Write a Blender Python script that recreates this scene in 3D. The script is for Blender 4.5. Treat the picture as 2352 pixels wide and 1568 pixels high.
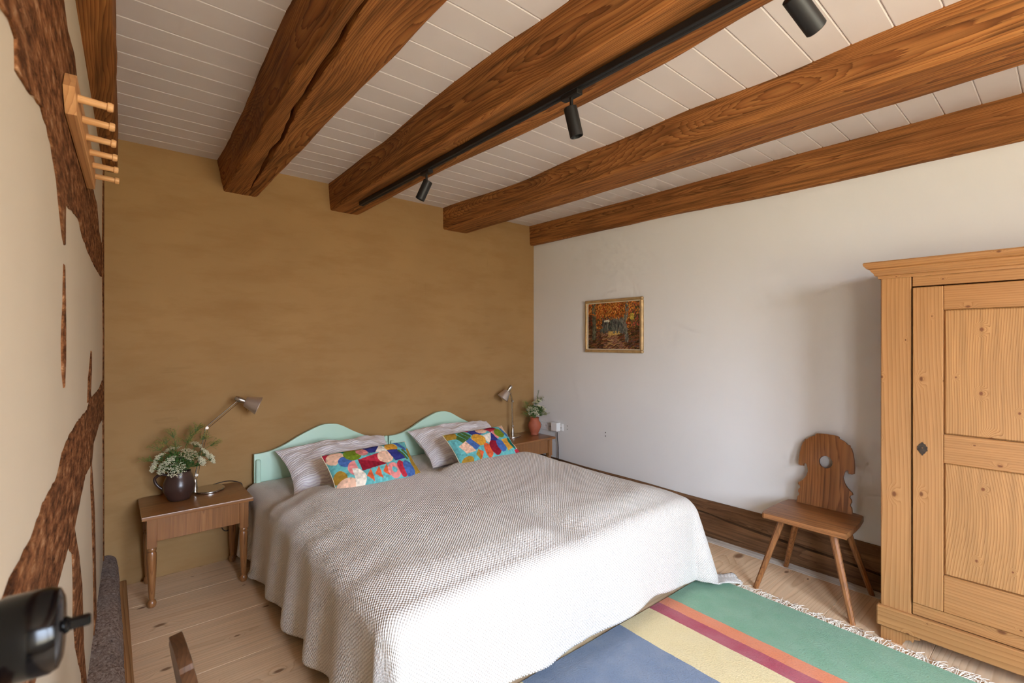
import bpy, bmesh, math, random
import numpy as np
from mathutils import Vector, Matrix, noise as mnoise

random.seed(7)
RNG = np.random.RandomState(11)
PI = math.pi
scene = bpy.context.scene
for o in list(bpy.data.objects):
    bpy.data.objects.remove(o)
COL = scene.collection

# ------------------------------------------------------------------ camera
FPX = 1095.0
cam_d = bpy.data.cameras.new('camera')
cam_d.sensor_width = 36.0
cam_d.lens = FPX / 2352 * 36
cam_d.shift_y = -(784 - 785) / 2352
cam_d.clip_start = 0.02
cam_d.dof.use_dof = True
cam_d.dof.focus_distance = 2.9
cam_d.dof.aperture_fstop = 5.6
cam = bpy.data.objects.new('camera', cam_d)
COL.objects.link(cam)
YAW = math.atan(928 / FPX)
cam.location = (0, 0, 1.45)
cam.rotation_euler = (PI / 2, 0, -YAW)
scene.camera = cam

# ------------------------------------------------------------------ world, light, exposure
world = bpy.data.worlds.new('sky')
scene.world = world
world.use_nodes = True
wn = world.node_tree
wn.nodes.clear()
w_out = wn.nodes.new('ShaderNodeOutputWorld')
w_bg = wn.nodes.new('ShaderNodeBackground')
w_tc = wn.nodes.new('ShaderNodeTexCoord')
w_sep = wn.nodes.new('ShaderNodeSeparateXYZ')
w_rmp = wn.nodes.new('ShaderNodeValToRGB')
wn.links.new(w_tc.outputs['Generated'], w_sep.inputs[0])
w_map = wn.nodes.new('ShaderNodeMapRange')
w_map.inputs['From Min'].default_value = -1
w_map.inputs['From Max'].default_value = 1
wn.links.new(w_sep.outputs['Z'], w_map.inputs['Value'])
wn.links.new(w_map.outputs[0], w_rmp.inputs[0])
cr = w_rmp.color_ramp
cr.elements[0].position = 0.0
cr.elements[0].color = (0.62, 0.56, 0.43, 1)      # unseen ground below the horizon, brightened to throw warm light on the ceiling
cr.elements[1].position = 1.0
cr.elements[1].color = (1.16, 1.46, 1.94, 1)
e = cr.elements.new(0.49); e.color = (0.56, 0.52, 0.41, 1)
e = cr.elements.new(0.52); e.color = (0.72, 0.77, 0.86, 1)
e = cr.elements.new(0.70); e.color = (0.98, 1.18, 1.50, 1)
wn.links.new(w_rmp.outputs[0], w_bg.inputs['Color'])
w_bg.inputs['Strength'].default_value = 13.0
wn.links.new(w_bg.outputs[0], w_out.inputs['Surface'])

# window openings (in the two walls behind and beside the camera)
FRONT_Y = -1.6
WIN_F = (0.22, 1.72, 0.90, 2.42)       # front wall: x0, x1, z0, z1
WIN_L = (-1.40, -0.68, 0.85, 2.00)     # left wall: y0, y1, z0, z1
def portal(loc, rot, sx, sy):
    d = bpy.data.lights.new('window_portal', 'AREA')
    d.shape = 'RECTANGLE'; d.size = sx; d.size_y = sy
    d.cycles.is_portal = True
    o = bpy.data.objects.new('window_portal', d)
    o.location = loc; o.rotation_euler = rot
    COL.objects.link(o)
portal(((WIN_F[0] + WIN_F[1]) / 2, FRONT_Y - 0.16, (WIN_F[2] + WIN_F[3]) / 2), (PI / 2, 0, 0), WIN_F[1] - WIN_F[0], WIN_F[3] - WIN_F[2])
portal((-0.36, (WIN_L[0] + WIN_L[1]) / 2, (WIN_L[2] + WIN_L[3]) / 2), (PI / 2, 0, -PI / 2), WIN_L[1] - WIN_L[0], WIN_L[3] - WIN_L[2])

vs = scene.view_settings
vs.view_transform = 'Standard'
vs.look = 'None'
vs.exposure = 1.10
vs.gamma = 1.0
vs.use_curve_mapping = False
cy = scene.cycles
cy.max_bounces = 8
cy.diffuse_bounces = 4
cy.glossy_bounces = 4
cy.transmission_bounces = 4
cy.transparent_max_bounces = 8
cy.caustics_reflective = False
cy.caustics_refractive = False
cy.sample_clamp_indirect = 8.0
cy.use_adaptive_sampling = True
cy.adaptive_threshold = 0.09
cy.adaptive_min_samples = 12

# ------------------------------------------------------------------ helpers: geometry
class MB:
    def __init__(s):
        s.v = []; s.f = []
    def add(s, vs_, fs, M=None):
        b = len(s.v)
        for p in vs_:
            s.v.append(tuple(M @ Vector(p)) if M is not None else tuple(p))
        for f in fs:
            s.f.append(tuple(i + b for i in f))
        return s
    def box(s, c, d, bev=0.0, M=None, rot=None):
        hx, hy, hz = d[0] / 2, d[1] / 2, d[2] / 2
        b = min(bev, hx * .98, hy * .98, hz * .98)
        vv, ff = [], []
        if b <= 0:
            vv = [(x, y, z) for x in (-hx, hx) for y in (-hy, hy) for z in (-hz, hz)]
            ff = [(0, 1, 3, 2), (4, 6, 7, 5), (0, 4, 5, 1), (2, 3, 7, 6), (0, 2, 6, 4), (1, 5, 7, 3)]
        else:
            idx = {}
            for sx in (-1, 1):
                for sy in (-1, 1):
                    for sz in (-1, 1):
                        for ax in range(3):
                            p = [sx * (hx - b), sy * (hy - b), sz * (hz - b)]
                            p[ax] = (sx * hx, sy * hy, sz * hz)[ax]
                            idx[(sx, sy, sz, ax)] = len(vv); vv.append(tuple(p))
            S = (-1, 1)
            for k in S:
                ff.append(tuple(idx[(k, a, c_, 0)] for a, c_ in ((-1, -1), (1, -1), (1, 1), (-1, 1))))
                ff.append(tuple(idx[(a, k, c_, 1)] for a, c_ in ((-1, -1), (1, -1), (1, 1), (-1, 1))))
                ff.append(tuple(idx[(a, c_, k, 2)] for a, c_ in ((-1, -1), (1, -1), (1, 1), (-1, 1))))
            for a in S:
                for c_ in S:
                    ff.append((idx[(a, c_, -1, 0)], idx[(a, c_, 1, 0)], idx[(a, c_, 1, 1)], idx[(a, c_, -1, 1)]))
                    ff.append((idx[(a, -1, c_, 0)], idx[(a, 1, c_, 0)], idx[(a, 1, c_, 2)], idx[(a, -1, c_, 2)]))
                    ff.append((idx[(-1, a, c_, 1)], idx[(1, a, c_, 1)], idx[(1, a, c_, 2)], idx[(-1, a, c_, 2)]))
            for a in S:
                for c_ in S:
                    for d_ in S:
                        ff.append((idx[(a, c_, d_, 0)], idx[(a, c_, d_, 1)], idx[(a, c_, d_, 2)]))
        T = Matrix.Translation(c)
        if rot is not None:
            T = T @ rot.to_4x4()
        if M is not None:
            T = M @ T
        return s.add(vv, ff, T)
    def lathe(s, prof, n=24, M=None, cap=True):
        vv, ff = [], []
        for r, z in prof:
            for i in range(n):
                a = 2 * PI * i / n
                vv.append((r * math.cos(a), r * math.sin(a), z))
        for k in range(len(prof) - 1):
            for i in range(n):
                j = (i + 1) % n
                ff.append((k * n + i, k * n + j, (k + 1) * n + j, (k + 1) * n + i))
        if cap:
            ff.append(tuple(reversed(range(n))))
            ff.append(tuple((len(prof) - 1) * n + i for i in range(n)))
        return s.add(vv, ff, M)
    def tube(s, path, r, n=10, cap=True, M=None):
        path = [Vector(p) for p in path]
        rr = r if isinstance(r, (list, tuple)) else [r] * len(path)
        vv, ff = [], []
        t0 = (path[1] - path[0]).normalized()
        up = Vector((0, 0, 1)) if abs(t0.z) < .9 else Vector((1, 0, 0))
        u = t0.cross(up).normalized()
        for k, p in enumerate(path):
            if k == 0: t = path[1] - path[0]
            elif k == len(path) - 1: t = path[-1] - path[-2]
            else: t = path[k + 1] - path[k - 1]
            t.normalize()
            u = (u - t * u.dot(t)).normalized()
            w = t.cross(u)
            for i in range(n):
                a = 2 * PI * i / n
                vv.append(tuple(p + (u * math.cos(a) + w * math.sin(a)) * rr[k]))
        for k in range(len(path) - 1):
            for i in range(n):
                j = (i + 1) % n
                ff.append((k * n + i, k * n + j, (k + 1) * n + j, (k + 1) * n + i))
        if cap:
            ff.append(tuple(reversed(range(n))))
            ff.append(tuple((len(path) - 1) * n + i for i in range(n)))
        return s.add(vv, ff, M)
    def loft(s, rings, cap=True, closed=True, M=None):
        n = len(rings[0]); vv = [p for r in rings for p in r]; ff = []
        for k in range(len(rings) - 1):
            for i in range(n if closed else n - 1):
                j = (i + 1) % n
                ff.append((k * n + i, k * n + j, (k + 1) * n + j, (k + 1) * n + i))
        if cap and closed:
            ff.append(tuple(reversed(range(n))))
            ff.append(tuple((len(rings) - 1) * n + i for i in range(n)))
        return s.add(vv, ff, M)
    def grid(s, nx, ny, fn, M=None):
        vv = [fn(i / (nx - 1), j / (ny - 1)) for j in range(ny) for i in range(nx)]
        ff = [(j * nx + i, j * nx + i + 1, (j + 1) * nx + i + 1, (j + 1) * nx + i) for j in range(ny - 1) for i in range(nx - 1)]
        return s.add(vv, ff, M)

def prism_mesh(outer, holes=(), t=0.02, bev=0.0):
    """flat shape in XY (outer loop and holes), thickness t along Z centred on 0; returns MB"""
    bm = bmesh.new()
    edges = []
    for loop in [outer] + list(holes):
        vs_ = [bm.verts.new((p[0], p[1], -t / 2)) for p in loop]
        for i in range(len(vs_)):
            edges.append(bm.edges.new((vs_[i], vs_[(i + 1) % len(vs_)])))
    bmesh.ops.triangle_fill(bm, edges=edges, use_beauty=True, use_dissolve=False)
    faces = list(bm.faces)
    r = bmesh.ops.extrude_face_region(bm, geom=faces)
    nv = [g for g in r['geom'] if isinstance(g, bmesh.types.BMVert)]
    bmesh.ops.translate(bm, vec=(0, 0, t), verts=nv)
    bmesh.ops.recalc_face_normals(bm, faces=bm.faces)
    if bev > 0:
        es = [e_ for e_ in bm.edges if len(e_.link_faces) == 2 and e_.calc_face_angle(0) > 1.2 and
              abs(e_.verts[0].co.z - e_.verts[1].co.z) < 1e-6]
        bmesh.ops.bevel(bm, geom=es, offset=bev, segments=2, affect='EDGES', profile=.6, clamp_overlap=True)
    bm.verts.index_update()
    m = MB()
    m.v = [tuple(v.co) for v in bm.verts]
    m.f = [tuple(v.index for v in f.verts) for f in bm.faces]
    bm.free()
    return m

def mesh_of(name, mb, mat=None, smooth=None, recalc=True):
    me = bpy.data.meshes.new(name)
    me.from_pydata(mb.v, [], mb.f)
    if recalc:
        bm = bmesh.new(); bm.from_mesh(me)
        bmesh.ops.recalc_face_normals(bm, faces=bm.faces)
        bm.to_mesh(me); bm.free()
    if smooth is not None:
        me.shade_smooth()
        if smooth < 3.0:
            me.set_sharp_from_angle(angle=smooth)
    if mat is not None:
        me.materials.append(mat)
    me.update()
    return me

def link(name, me, parent=None, loc=(0, 0, 0), rot=(0, 0, 0)):
    o = bpy.data.objects.new(name, me)
    COL.objects.link(o)
    o.location = loc; o.rotation_euler = rot
    if parent is not None:
        o.parent = parent
    return o

def obj(name, mb, mat, parent=None, smooth=0.6, loc=(0, 0, 0), rot=(0, 0, 0), label=None, recalc=True):
    o = link(name, mesh_of(name, mb, mat, smooth, recalc), parent, loc, rot)
    if label: o['label'] = label
    return o

def tag(o, label, cat, group=None):
    o['label'] = label; o['category'] = cat
    if group: o['group'] = group
    return o

def thing(name, label, cat, loc=(0, 0, 0), rotz=0.0, group=None):
    o = bpy.data.objects.new(name, None)
    o.empty_display_size = .05
    COL.objects.link(o)
    o.location = loc; o.rotation_euler = (0, 0, rotz)
    return tag(o, label, cat, group)

def struct(o, label=None):
    o['kind'] = 'structure'
    if label: o['label'] = label
    return o

def copy_tree(o, parent=None):
    c = o.copy(); COL.objects.link(c)
    c.parent = parent
    for ch in list(o.children):
        copy_tree(ch, c)
    return c

def fn(x, y=0.0, z=0.0):
    return mnoise.noise(Vector((x, y, z)))

def lerp_tab(tab, y):
    """tab sorted by descending y"""
    if y >= tab[0][0]: return tab[0][1]
    for (a, va), (b, vb) in zip(tab, tab[1:]):
        if y >= b:
            t = (y - b) / (a - b)
            t = t * t * (3 - 2 * t)
            return vb + (va - vb) * t
    return tab[-1][1]

# ------------------------------------------------------------------ helpers: materials
def srgb(r, g, b):
    def c(u):
        u /= 255.0
        return u / 12.92 if u <= .04045 else ((u + .055) / 1.055) ** 2.4
    return (c(r), c(g), c(b), 1.0)

class NT:
    def __init__(s, name):
        s.mat = bpy.data.materials.new(name)
        s.mat.use_nodes = True
        s.t = s.mat.node_tree
        s.t.nodes.clear()
        s.out = s.t.nodes.new('ShaderNodeOutputMaterial')
        s.b = s.t.nodes.new('ShaderNodeBsdfPrincipled')
        s.t.links.new(s.b.outputs[0], s.out.inputs['Surface'])
    def n(s, typ, **kw):
        nd = s.t.nodes.new('ShaderNode' + typ)
        for k, v in kw.items():
            setattr(nd, k, v)
        return nd
    def put(s, sock, val):
        if isinstance(val, bpy.types.NodeSocket):
            s.t.links.new(val, sock)
        elif val is not None:
            sock.default_value = val
    def math(s, op, a, b=None, c=None, clamp=False):
        nd = s.n('Math', operation=op, use_clamp=clamp)
        for i, v in enumerate((a, b, c)):
            if v is not None: s.put(nd.inputs[i], v)
        return nd.outputs[0]
    def vec(s, x, y, z):
        nd = s.n('CombineXYZ')
        for i, v in enumerate((x, y, z)): s.put(nd.inputs[i], v)
        return nd.outputs[0]
    def noise(s, vec, scale=1.0, detail=2.0, rough=.5):
        nd = s.n('TexNoise')
        s.put(nd.inputs['Vector'], vec); s.put(nd.inputs['Scale'], scale)
        s.put(nd.inputs['Detail'], detail); s.put(nd.inputs['Roughness'], rough)
        return nd
    def ramp(s, fac, stops, interp='LINEAR'):
        nd = s.n('ValToRGB')
        nd.color_ramp.interpolation = interp
        el = nd.color_ramp.elements
        while len(el) > 1: el.remove(el[-1])
        el[0].position = stops[0][0]; el[0].color = stops[0][1]
        for p, c in stops[1:]:
            x = el.new(p); x.color = c
        s.put(nd.inputs[0], fac)
        return nd.outputs[0]
    def mix(s, fac, a, b, mode='MIX'):
        nd = s.n('Mix', data_type='RGBA', blend_type=mode)
        s.put(nd.inputs[0], fac)
        s.put(nd.inputs[6], a); s.put(nd.inputs[7], b)
        return nd.outputs[2]
    def bump(s, h, strength=.3, dist=.01, normal=None):
        nd = s.n('Bump')
        s.put(nd.inputs['Height'], h); nd.inputs['Strength'].default_value = strength
        nd.inputs['Distance'].default_value = dist
        if normal is not None: s.put(nd.inputs['Normal'], normal)
        s.t.links.new(nd.outputs[0], s.b.inputs['Normal'])
        return nd.outputs[0]
    def set(s, **kw):
        m = {'color': 'Base Color', 'rough': 'Roughness', 'metal': 'Metallic', 'spec': 'Specular IOR Level', 'coat': 'Coat Weight', 'coat_rough': 'Coat Roughness', 'sheen': 'Sheen Weight'}
        for k, v in kw.items(): s.put(s.b.inputs[m[k]], v)
    def obj_coord(s, random_off=True):
        tc = s.n('TexCoord')
        if not random_off: return tc.outputs['Object']
        oi = s.n('ObjectInfo')
        r = oi.outputs['Random']
        v = s.vec(s.math('MULTIPLY', r, 17.3), s.math('MULTIPLY', r, 31.7), s.math('MULTIPLY', r, 23.9))
        nd = s.n('VectorMath', operation='ADD')
        s.put(nd.inputs[0], tc.outputs['Object']); s.put(nd.inputs[1], v)
        return nd.outputs[0]

def plain(name, col, rough=.5, metal=0.0, spec=.5, var=0.0, scale=20.0, bump=0.0):
    m = NT(name)
    m.set(color=col, rough=rough, metal=metal, spec=spec)
    if var > 0 or bump > 0:
        co = m.obj_coord()
        nz = m.noise(co, scale, 3)
        if var > 0:
            d = tuple(c * (1 - var) for c in col[:3]) + (1,)
            l = tuple(min(1, c * (1 + var)) for c in col[:3]) + (1,)
            m.set(color=m.ramp(nz.outputs[0], [(.3, d), (.7, l)]))
        if bump > 0:
            m.bump(nz.outputs[0], bump, .005)
    return m.mat

def wood(name, light, mid, dark, axis=1, freq=130.0, warp=.10, warp_l=.5, warp_s=2.2, pith=(0.03, 0.02), ring=1.0,
         streak=.35, blotch=.35, knots=0.0, knot_col=None, rough=.6, spec=.35, bump=.25, rand=True, flat_pith=False, knot_size=.16, pores=False, blotch_col=None, coat=0.0, knot_scale=(4.0, 1.4), knot2d=None):
    """procedural timber: growth rings round a wandering pith, fibres along `axis`"""
    m = NT(name)
    co = m.obj_coord(rand)
    tc = m.n('TexCoord')
    sp = m.n('SeparateXYZ'); m.put(sp.inputs[0], co)
    sp0 = m.n('SeparateXYZ'); m.put(sp0.inputs[0], tc.outputs['Object'])
    ax = [0, 1, 2]; ax.remove(axis)
    L = sp.outputs[axis]; U = sp.outputs[ax[0]]; V = sp.outputs[ax[1]]
    U0 = sp0.outputs[ax[0]]; V0 = sp0.outputs[ax[1]]
    wv = m.vec(m.math('MULTIPLY', U, warp_s), m.math('MULTIPLY', V, warp_s), m.math('MULTIPLY', L, warp_l))
    wz = m.noise(wv, 1.0, 1.0)
    ws = m.n('SeparateColor'); m.put(ws.inputs[0], wz.outputs['Color'])
    U1 = m.math('ADD', U0, m.math('MULTIPLY', m.math('SUBTRACT', ws.outputs[0], .5), warp * 2))
    V1 = m.math('ADD', V0, m.math('MULTIPLY', m.math('SUBTRACT', ws.outputs[1], .5), warp * 2))
    U1 = m.math('SUBTRACT', U1, pith[0]); V1 = m.math('SUBTRACT', V1, pith[1])
    r = m.math('SQRT', m.math('ADD', m.math('MULTIPLY', U1, U1), m.math('MULTIPLY', V1, V1)))
    kmask = None
    if knots > 0:
        vo = m.n('TexVoronoi')
        if knot2d:
            vo.voronoi_dimensions = '2D'
            m.put(vo.inputs['Vector'], m.vec(m.math('MULTIPLY', sp.outputs[knot2d[0]], knot_scale[0]), m.math('MULTIPLY', sp.outputs[knot2d[1]], knot_scale[1]), 0.0))
        else:
            m.put(vo.inputs['Vector'], m.vec(m.math('MULTIPLY', U, knot_scale[0]), m.math('MULTIPLY', V, knot_scale[0]), m.math('MULTIPLY', L, knot_scale[1])))
        vo.inputs['Scale'].default_value = 1.0
        kc = m.n('SeparateColor'); m.put(kc.inputs[0], vo.outputs['Color'])
        d = m.math('MULTIPLY', vo.outputs['Distance'], m.math('ADD', m.math('MULTIPLY', kc.outputs[0], 2.6), .55))
        mr = m.n('MapRange', interpolation_type='SMOOTHSTEP')
        m.put(mr.inputs[0], d); mr.inputs[1].default_value = knot_size * 3.2; mr.inputs[2].default_value = 0.0
        r = m.math('ADD', r, m.math('MULTIPLY', mr.outputs[0], .05 * knots))
        mk = m.n('MapRange', interpolation_type='SMOOTHSTEP')
        m.put(mk.inputs[0], d); mk.inputs[1].default_value = knot_size; mk.inputs[2].default_value = knot_size * .35
        kmask = mk.outputs[0]
    fv = m.vec(m.math('MULTIPLY', U, 55.0), m.math('MULTIPLY', V, 55.0), m.math('MULTIPLY', L, 2.2))
    fz = m.noise(fv, 1.0, 2.0, .6)
    r = m.math('ADD', r, m.math('MULTIPLY', m.math('SUBTRACT', fz.outputs[0], .5), .006))
    ph = m.math('FRACT', m.math('MULTIPLY', r, freq))
    lightm = tuple(l + (mm - l) * .4 for l, mm in zip(light, mid))
    col = m.ramp(ph, [(0.0, light), (.35, lightm), (.72, mid), (.92, dark), (1.0, light)])
    if ring < 1.0:
        col = m.mix(1 - ring, col, mid)
    dk = tuple(c * (1 - streak) for c in (1, 1, 1)) + (1,)
    st = m.ramp(fz.outputs[0], [(.30, dk), (.62, (1, 1, 1, 1))])
    col = m.mix(1.0, col, st, 'MULTIPLY')
    bv = m.vec(m.math('MULTIPLY', U, 5.0), m.math('MULTIPLY', V, 5.0), m.math('MULTIPLY', L, 1.1))
    bz = m.noise(bv, 1.0, 2.0, .6)
    bc = blotch_col or tuple(c * .62 for c in mid[:3]) + (1,)
    bf = m.math('MULTIPLY', m.math('MULTIPLY', m.math('SUBTRACT', bz.outputs[0], .42), 3.0, clamp=True), blotch)
    col = m.mix(bf, col, bc)
    if kmask is not None:
        col = m.mix(m.math('MULTIPLY', kmask, .85), col, knot_col or tuple(c * .35 for c in mid[:3]) + (1,))
    h = fz.outputs[0]
    m.set(color=col, rough=rough, spec=spec)
    if coat: m.set(coat=coat, coat_rough=.25)
    m.bump(h, bump, .004)
    return m.mat

# ---- wood palette
M_BEAM = wood('old_beam_wood', srgb(188, 128, 70), srgb(158, 99, 50), srgb(102, 55, 24), axis=1, freq=230, warp=.060, warp_l=.62, warp_s=2.2, ring=.72,
              streak=.62, blotch=.45, knots=.6, knot_size=.14, rough=.72, spec=.2, bump=.7, rand=True, blotch_col=srgb(112, 62, 28))
M_FLOOR = wood('floor_plank_wood', srgb(240, 208, 170), srgb(233, 197, 157), srgb(208, 164, 120), axis=0, freq=70, warp=.10, warp_l=.45, warp_s=1.8, pith=(0.0, -.10), ring=.6,
               streak=.14, blotch=.2, knots=.6, knot_size=.09, knot_col=srgb(120, 78, 48), rough=.5, spec=.3, bump=.08, knot_scale=(4.5, 2.2), knot2d=(1, 0))
M_FEDGE = wood('limed_edge_wood', srgb(238, 232, 220), srgb(230, 222, 208), srgb(210, 198, 180), axis=1, freq=60, streak=.2, blotch=.3, rough=.7, bump=.15)
M_PINE_V = wood('pine_upright', srgb(184, 138, 88), srgb(170, 122, 74), srgb(142, 94, 53), axis=2, freq=95, warp=.05, warp_l=.5, warp_s=1.6, pith=(-.16, .06), ring=.6,
                streak=.16, blotch=.28, knots=.5, knot_size=.075, knot_col=srgb(96, 50, 22), rough=.42, spec=.4, bump=.07, knot_scale=(7.0, 4.2), knot2d=(1, 2), blotch_col=srgb(170, 112, 58))
M_PINE_H = wood('pine_level', srgb(180, 132, 82), srgb(166, 118, 70), srgb(136, 88, 49), axis=1, freq=95, warp=.05, warp_l=.5, warp_s=1.6, pith=(-.14, .05), ring=.6,
                streak=.16, blotch=.3, knots=.5, knot_size=.07, knot_col=srgb(96, 50, 22), rough=.42, spec=.4, bump=.07, knot_scale=(7.0, 4.2), knot2d=(2, 1), blotch_col=srgb(164, 104, 52))
M_PANEL = wood('pine_panel', srgb(188, 142, 90), srgb(170, 122, 72), srgb(130, 84, 46), axis=2, freq=120, warp=.09, warp_l=.9, warp_s=1.4, pith=(-.10, .02), ring=.8,
               streak=.2, blotch=.2, knots=.8, knot_size=.085, knot_col=srgb(104, 52, 24), rough=.45, spec=.4, bump=.08, knot_scale=(6.5, 5.0), knot2d=(1, 2))
def chair_wood(nm, axis):
    return wood(nm, srgb(172, 116, 68), srgb(152, 98, 54), srgb(108, 64, 34), axis=axis, freq=140, warp=.05, warp_l=.6, pith=(.09, -.22), ring=.7,
                streak=.4, blotch=.4, rough=.38, spec=.45, bump=.12, blotch_col=srgb(122, 74, 40))
CHV = chair_wood('chair_oak_upright', 2)
CHH = chair_wood('chair_oak_level', 1)
CHDARK = wood('chair_oak_dark', srgb(112, 76, 48), srgb(92, 60, 36), srgb(62, 38, 22), axis=1, freq=140, warp=.05, pith=(.0, -.12), ring=.6, streak=.4, blotch=.4, rough=.45, spec=.4, bump=.1)
def stand_wood(nm, axis):
    return wood(nm, srgb(172, 120, 72), srgb(152, 100, 56), srgb(112, 68, 36), axis=axis, freq=170, warp=.04, warp_l=.6, pith=(.02, -.2), ring=.6,
                streak=.34, blotch=.3, rough=.3, spec=.5, bump=.06, coat=.25)
M_STAND_H = stand_wood('walnut_level', 0)
M_STAND_V = stand_wood('walnut_upright', 2)
M_RAIL = wood('rail_beech', srgb(222, 168, 112), srgb(206, 148, 94), srgb(176, 118, 70), axis=1, freq=90, warp=.03, pith=(0, -.1), ring=.6, streak=.15, blotch=.15, rough=.5, bump=.06)
M_RAILB = wood('rail_board_beech', srgb(222, 168, 112), srgb(206, 148, 94), srgb(176, 118, 70), axis=0, freq=90, warp=.03, pith=(0, -.1), ring=.6, streak=.15, blotch=.15, rough=.5, bump=.06)
M_PEG = wood('peg_beech', srgb(230, 180, 122), srgb(220, 166, 108), srgb(196, 138, 84), axis=0, freq=90, warp=.03, pith=(0, -.1), ring=.5, streak=.12, blotch=.1, rough=.45, bump=.04)
M_SILLR = wood('sill_timber', srgb(140, 104, 72), srgb(122, 88, 60), srgb(94, 64, 42), axis=1, freq=90, warp=.05, warp_l=.4, ring=.6, streak=.55, blotch=.55, rough=.85, spec=.15, bump=.6, rand=False, blotch_col=srgb(88, 58, 38))
M_TRIM = wood('trim_wood', srgb(196, 146, 96), srgb(178, 124, 74), srgb(140, 92, 52), axis=1, freq=70, streak=.3, blotch=.3, rough=.6, bump=.15)

def rough_timber(name, cols, scale=26, rough=.95, bump=1.0, stretch=(.25, 1, 1)):
    m = NT(name)
    co = m.obj_coord(False)
    sp = m.n('SeparateXYZ'); m.put(sp.inputs[0], co)
    v = m.vec(*[m.math('MULTIPLY', sp.outputs[i], stretch[i]) for i in range(3)])
    a = m.noise(v, scale, 5, .7)
    c = m.noise(co, 3.2, 4, .6)
    f = a.outputs[0]
    col = m.ramp(f, [(.30, cols[0]), (.44, cols[1]), (.58, cols[2]), (.74, cols[3])])
    col = m.mix(m.math('MULTIPLY', m.math('SUBTRACT', c.outputs[0], .45), 3.0, clamp=True), col, m.mix(.6, col, cols[4]))
    m.set(color=col, rough=rough, spec=.1)
    m.bump(f, bump, .02)
    return m.mat
M_RAIL_TIMBER = rough_timber('rough_hewn_timber', [srgb(52, 28, 14), srgb(112, 68, 38), srgb(160, 106, 66), srgb(206, 162, 120), srgb(96, 66, 44)], scale=42, stretch=(.35, 1, 1))
M_SILLL = rough_timber('weathered_sill', [srgb(84, 68, 58), srgb(150, 126, 112), srgb(186, 164, 148), srgb(224, 210, 196), srgb(140, 136, 138)], scale=90, stretch=(1, .7, 1))

def plaster(name, col, var=.05, bump=.12, warm=None, strokes=False):
    m = NT(name)
    co = m.obj_coord(False)
    big = m.noise(co, 1.3, 4, .55)
    fine = m.noise(co, 70, 4, .6)
    d = tuple(c * (1 - var) for c in col[:3]) + (1,)
    l = tuple(min(1, c * (1 + var)) for c in col[:3]) + (1,)
    c = m.ramp(big.outputs[0], [(.3, d), (.7, l)])
    h = m.math('ADD', m.math('MULTIPLY', fine.outputs[0], .25), m.math('MULTIPLY', big.outputs[0], 1.0))
    if strokes:
        sp = m.n('SeparateXYZ'); m.put(sp.inputs[0], co)
        v1 = m.vec(m.math('MULTIPLY', sp.outputs[0], 30.0), 0.0, m.math('MULTIPLY', sp.outputs[2], 2.6))
        v2 = m.vec(m.math('MULTIPLY', sp.outputs[0], 2.0), 0.0, m.math('MULTIPLY', sp.outputs[2], 26.0))
        s1 = m.noise(v1, 1.0, 3, .6); s2 = m.noise(v2, 1.0, 3, .6)
        where = m.noise(m.vec(sp.outputs[0], 3.7, sp.outputs[2]), 1.9, 2)
        k1 = m.math('MULTIPLY', m.math('SUBTRACT', where.outputs[0], .5), 6.0, clamp=True)
        k2 = m.math('MULTIPLY', m.math('SUBTRACT', .5, where.outputs[0]), 6.0, clamp=True)
        f = m.math('ADD', m.math('MULTIPLY', s1.outputs[0], k1), m.math('MULTIPLY', s2.outputs[0], k2))
        dk = m.math('MULTIPLY', m.math('SUBTRACT', f, .54), 4.0, clamp=True)
        c = m.mix(m.math('MULTIPLY', dk, .55), c, tuple(x * .62 for x in col[:3]) + (1,))
        med = m.noise(m.vec(m.math('MULTIPLY', sp.outputs[0], 2.2), 0.0, m.math('MULTIPLY', sp.outputs[2], 7.5)), 1.0, 5, .65)
        c = m.mix(m.math('MULTIPLY', m.math('SUBTRACT', med.outputs[0], .46), 3.0, clamp=True), c, tuple(x * f_ for x, f_ in zip(col[:3], (.86, .80, .72))) + (1,))
        h = m.math('ADD', h, m.math('MULTIPLY', f, .6))
    m.set(color=c, rough=.9, spec=.15)
    m.bump(h, bump, .01)
    return m.mat
M_OCHRE = plaster('ochre_clay_plaster', srgb(166, 131, 87), .07, .16, strokes=True)
M_WHITE = plaster('white_lime_plaster', srgb(229, 227, 224), .02, .06)
M_CREAM = plaster('cream_lime_plaster', srgb(206, 190, 164), .04, .12)
M_BOARD = plain('white_painted_board', srgb(224, 216, 212), .6, spec=.3, var=.03, scale=3.0)
M_DARKGAP = plain('dark_backing', srgb(40, 30, 24), .9)
M_MINT = plain('mint_green_paint', srgb(190, 222, 202), .42, spec=.45, var=.02, scale=4)
M_BLACK = plain('black_powder_coat', srgb(26, 25, 25), .5, spec=.4)
M_BAKE = plain('black_bakelite', srgb(6, 6, 7), .14, spec=.28)
M_CHROME = plain('brushed_aluminium', srgb(198, 192, 184), .26, metal=1.0)
M_SHADE = plain('aluminium_shade', srgb(206, 192, 180), .42, metal=.85)
M_BRASS = plain('brass', srgb(214, 170, 92), .3, metal=1.0)
M_CABLE = plain('dark_cable', srgb(44, 32, 28), .6)
M_PLASTIC = plain('white_plastic', srgb(228, 228, 226), .4)
M_JUG = plain('dark_brown_glaze', srgb(66, 46, 40), .28, spec=.5, var=.15, scale=9)
M_TERRA = plain('terracotta', srgb(170, 90, 62), .65, var=.08, scale=14)
M_STEM = plain('stem_green', srgb(92, 116, 56), .6, var=.2, scale=12)
M_LEAF = plain('leaf_green', srgb(74, 108, 48), .6, var=.3, scale=10)
M_OLIVE = plain('olive_seed', srgb(150, 142, 70), .7, var=.3, scale=30)
M_FLOWER = plain('cream_florets', srgb(240, 236, 206), .7, var=.08, scale=60)
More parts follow.
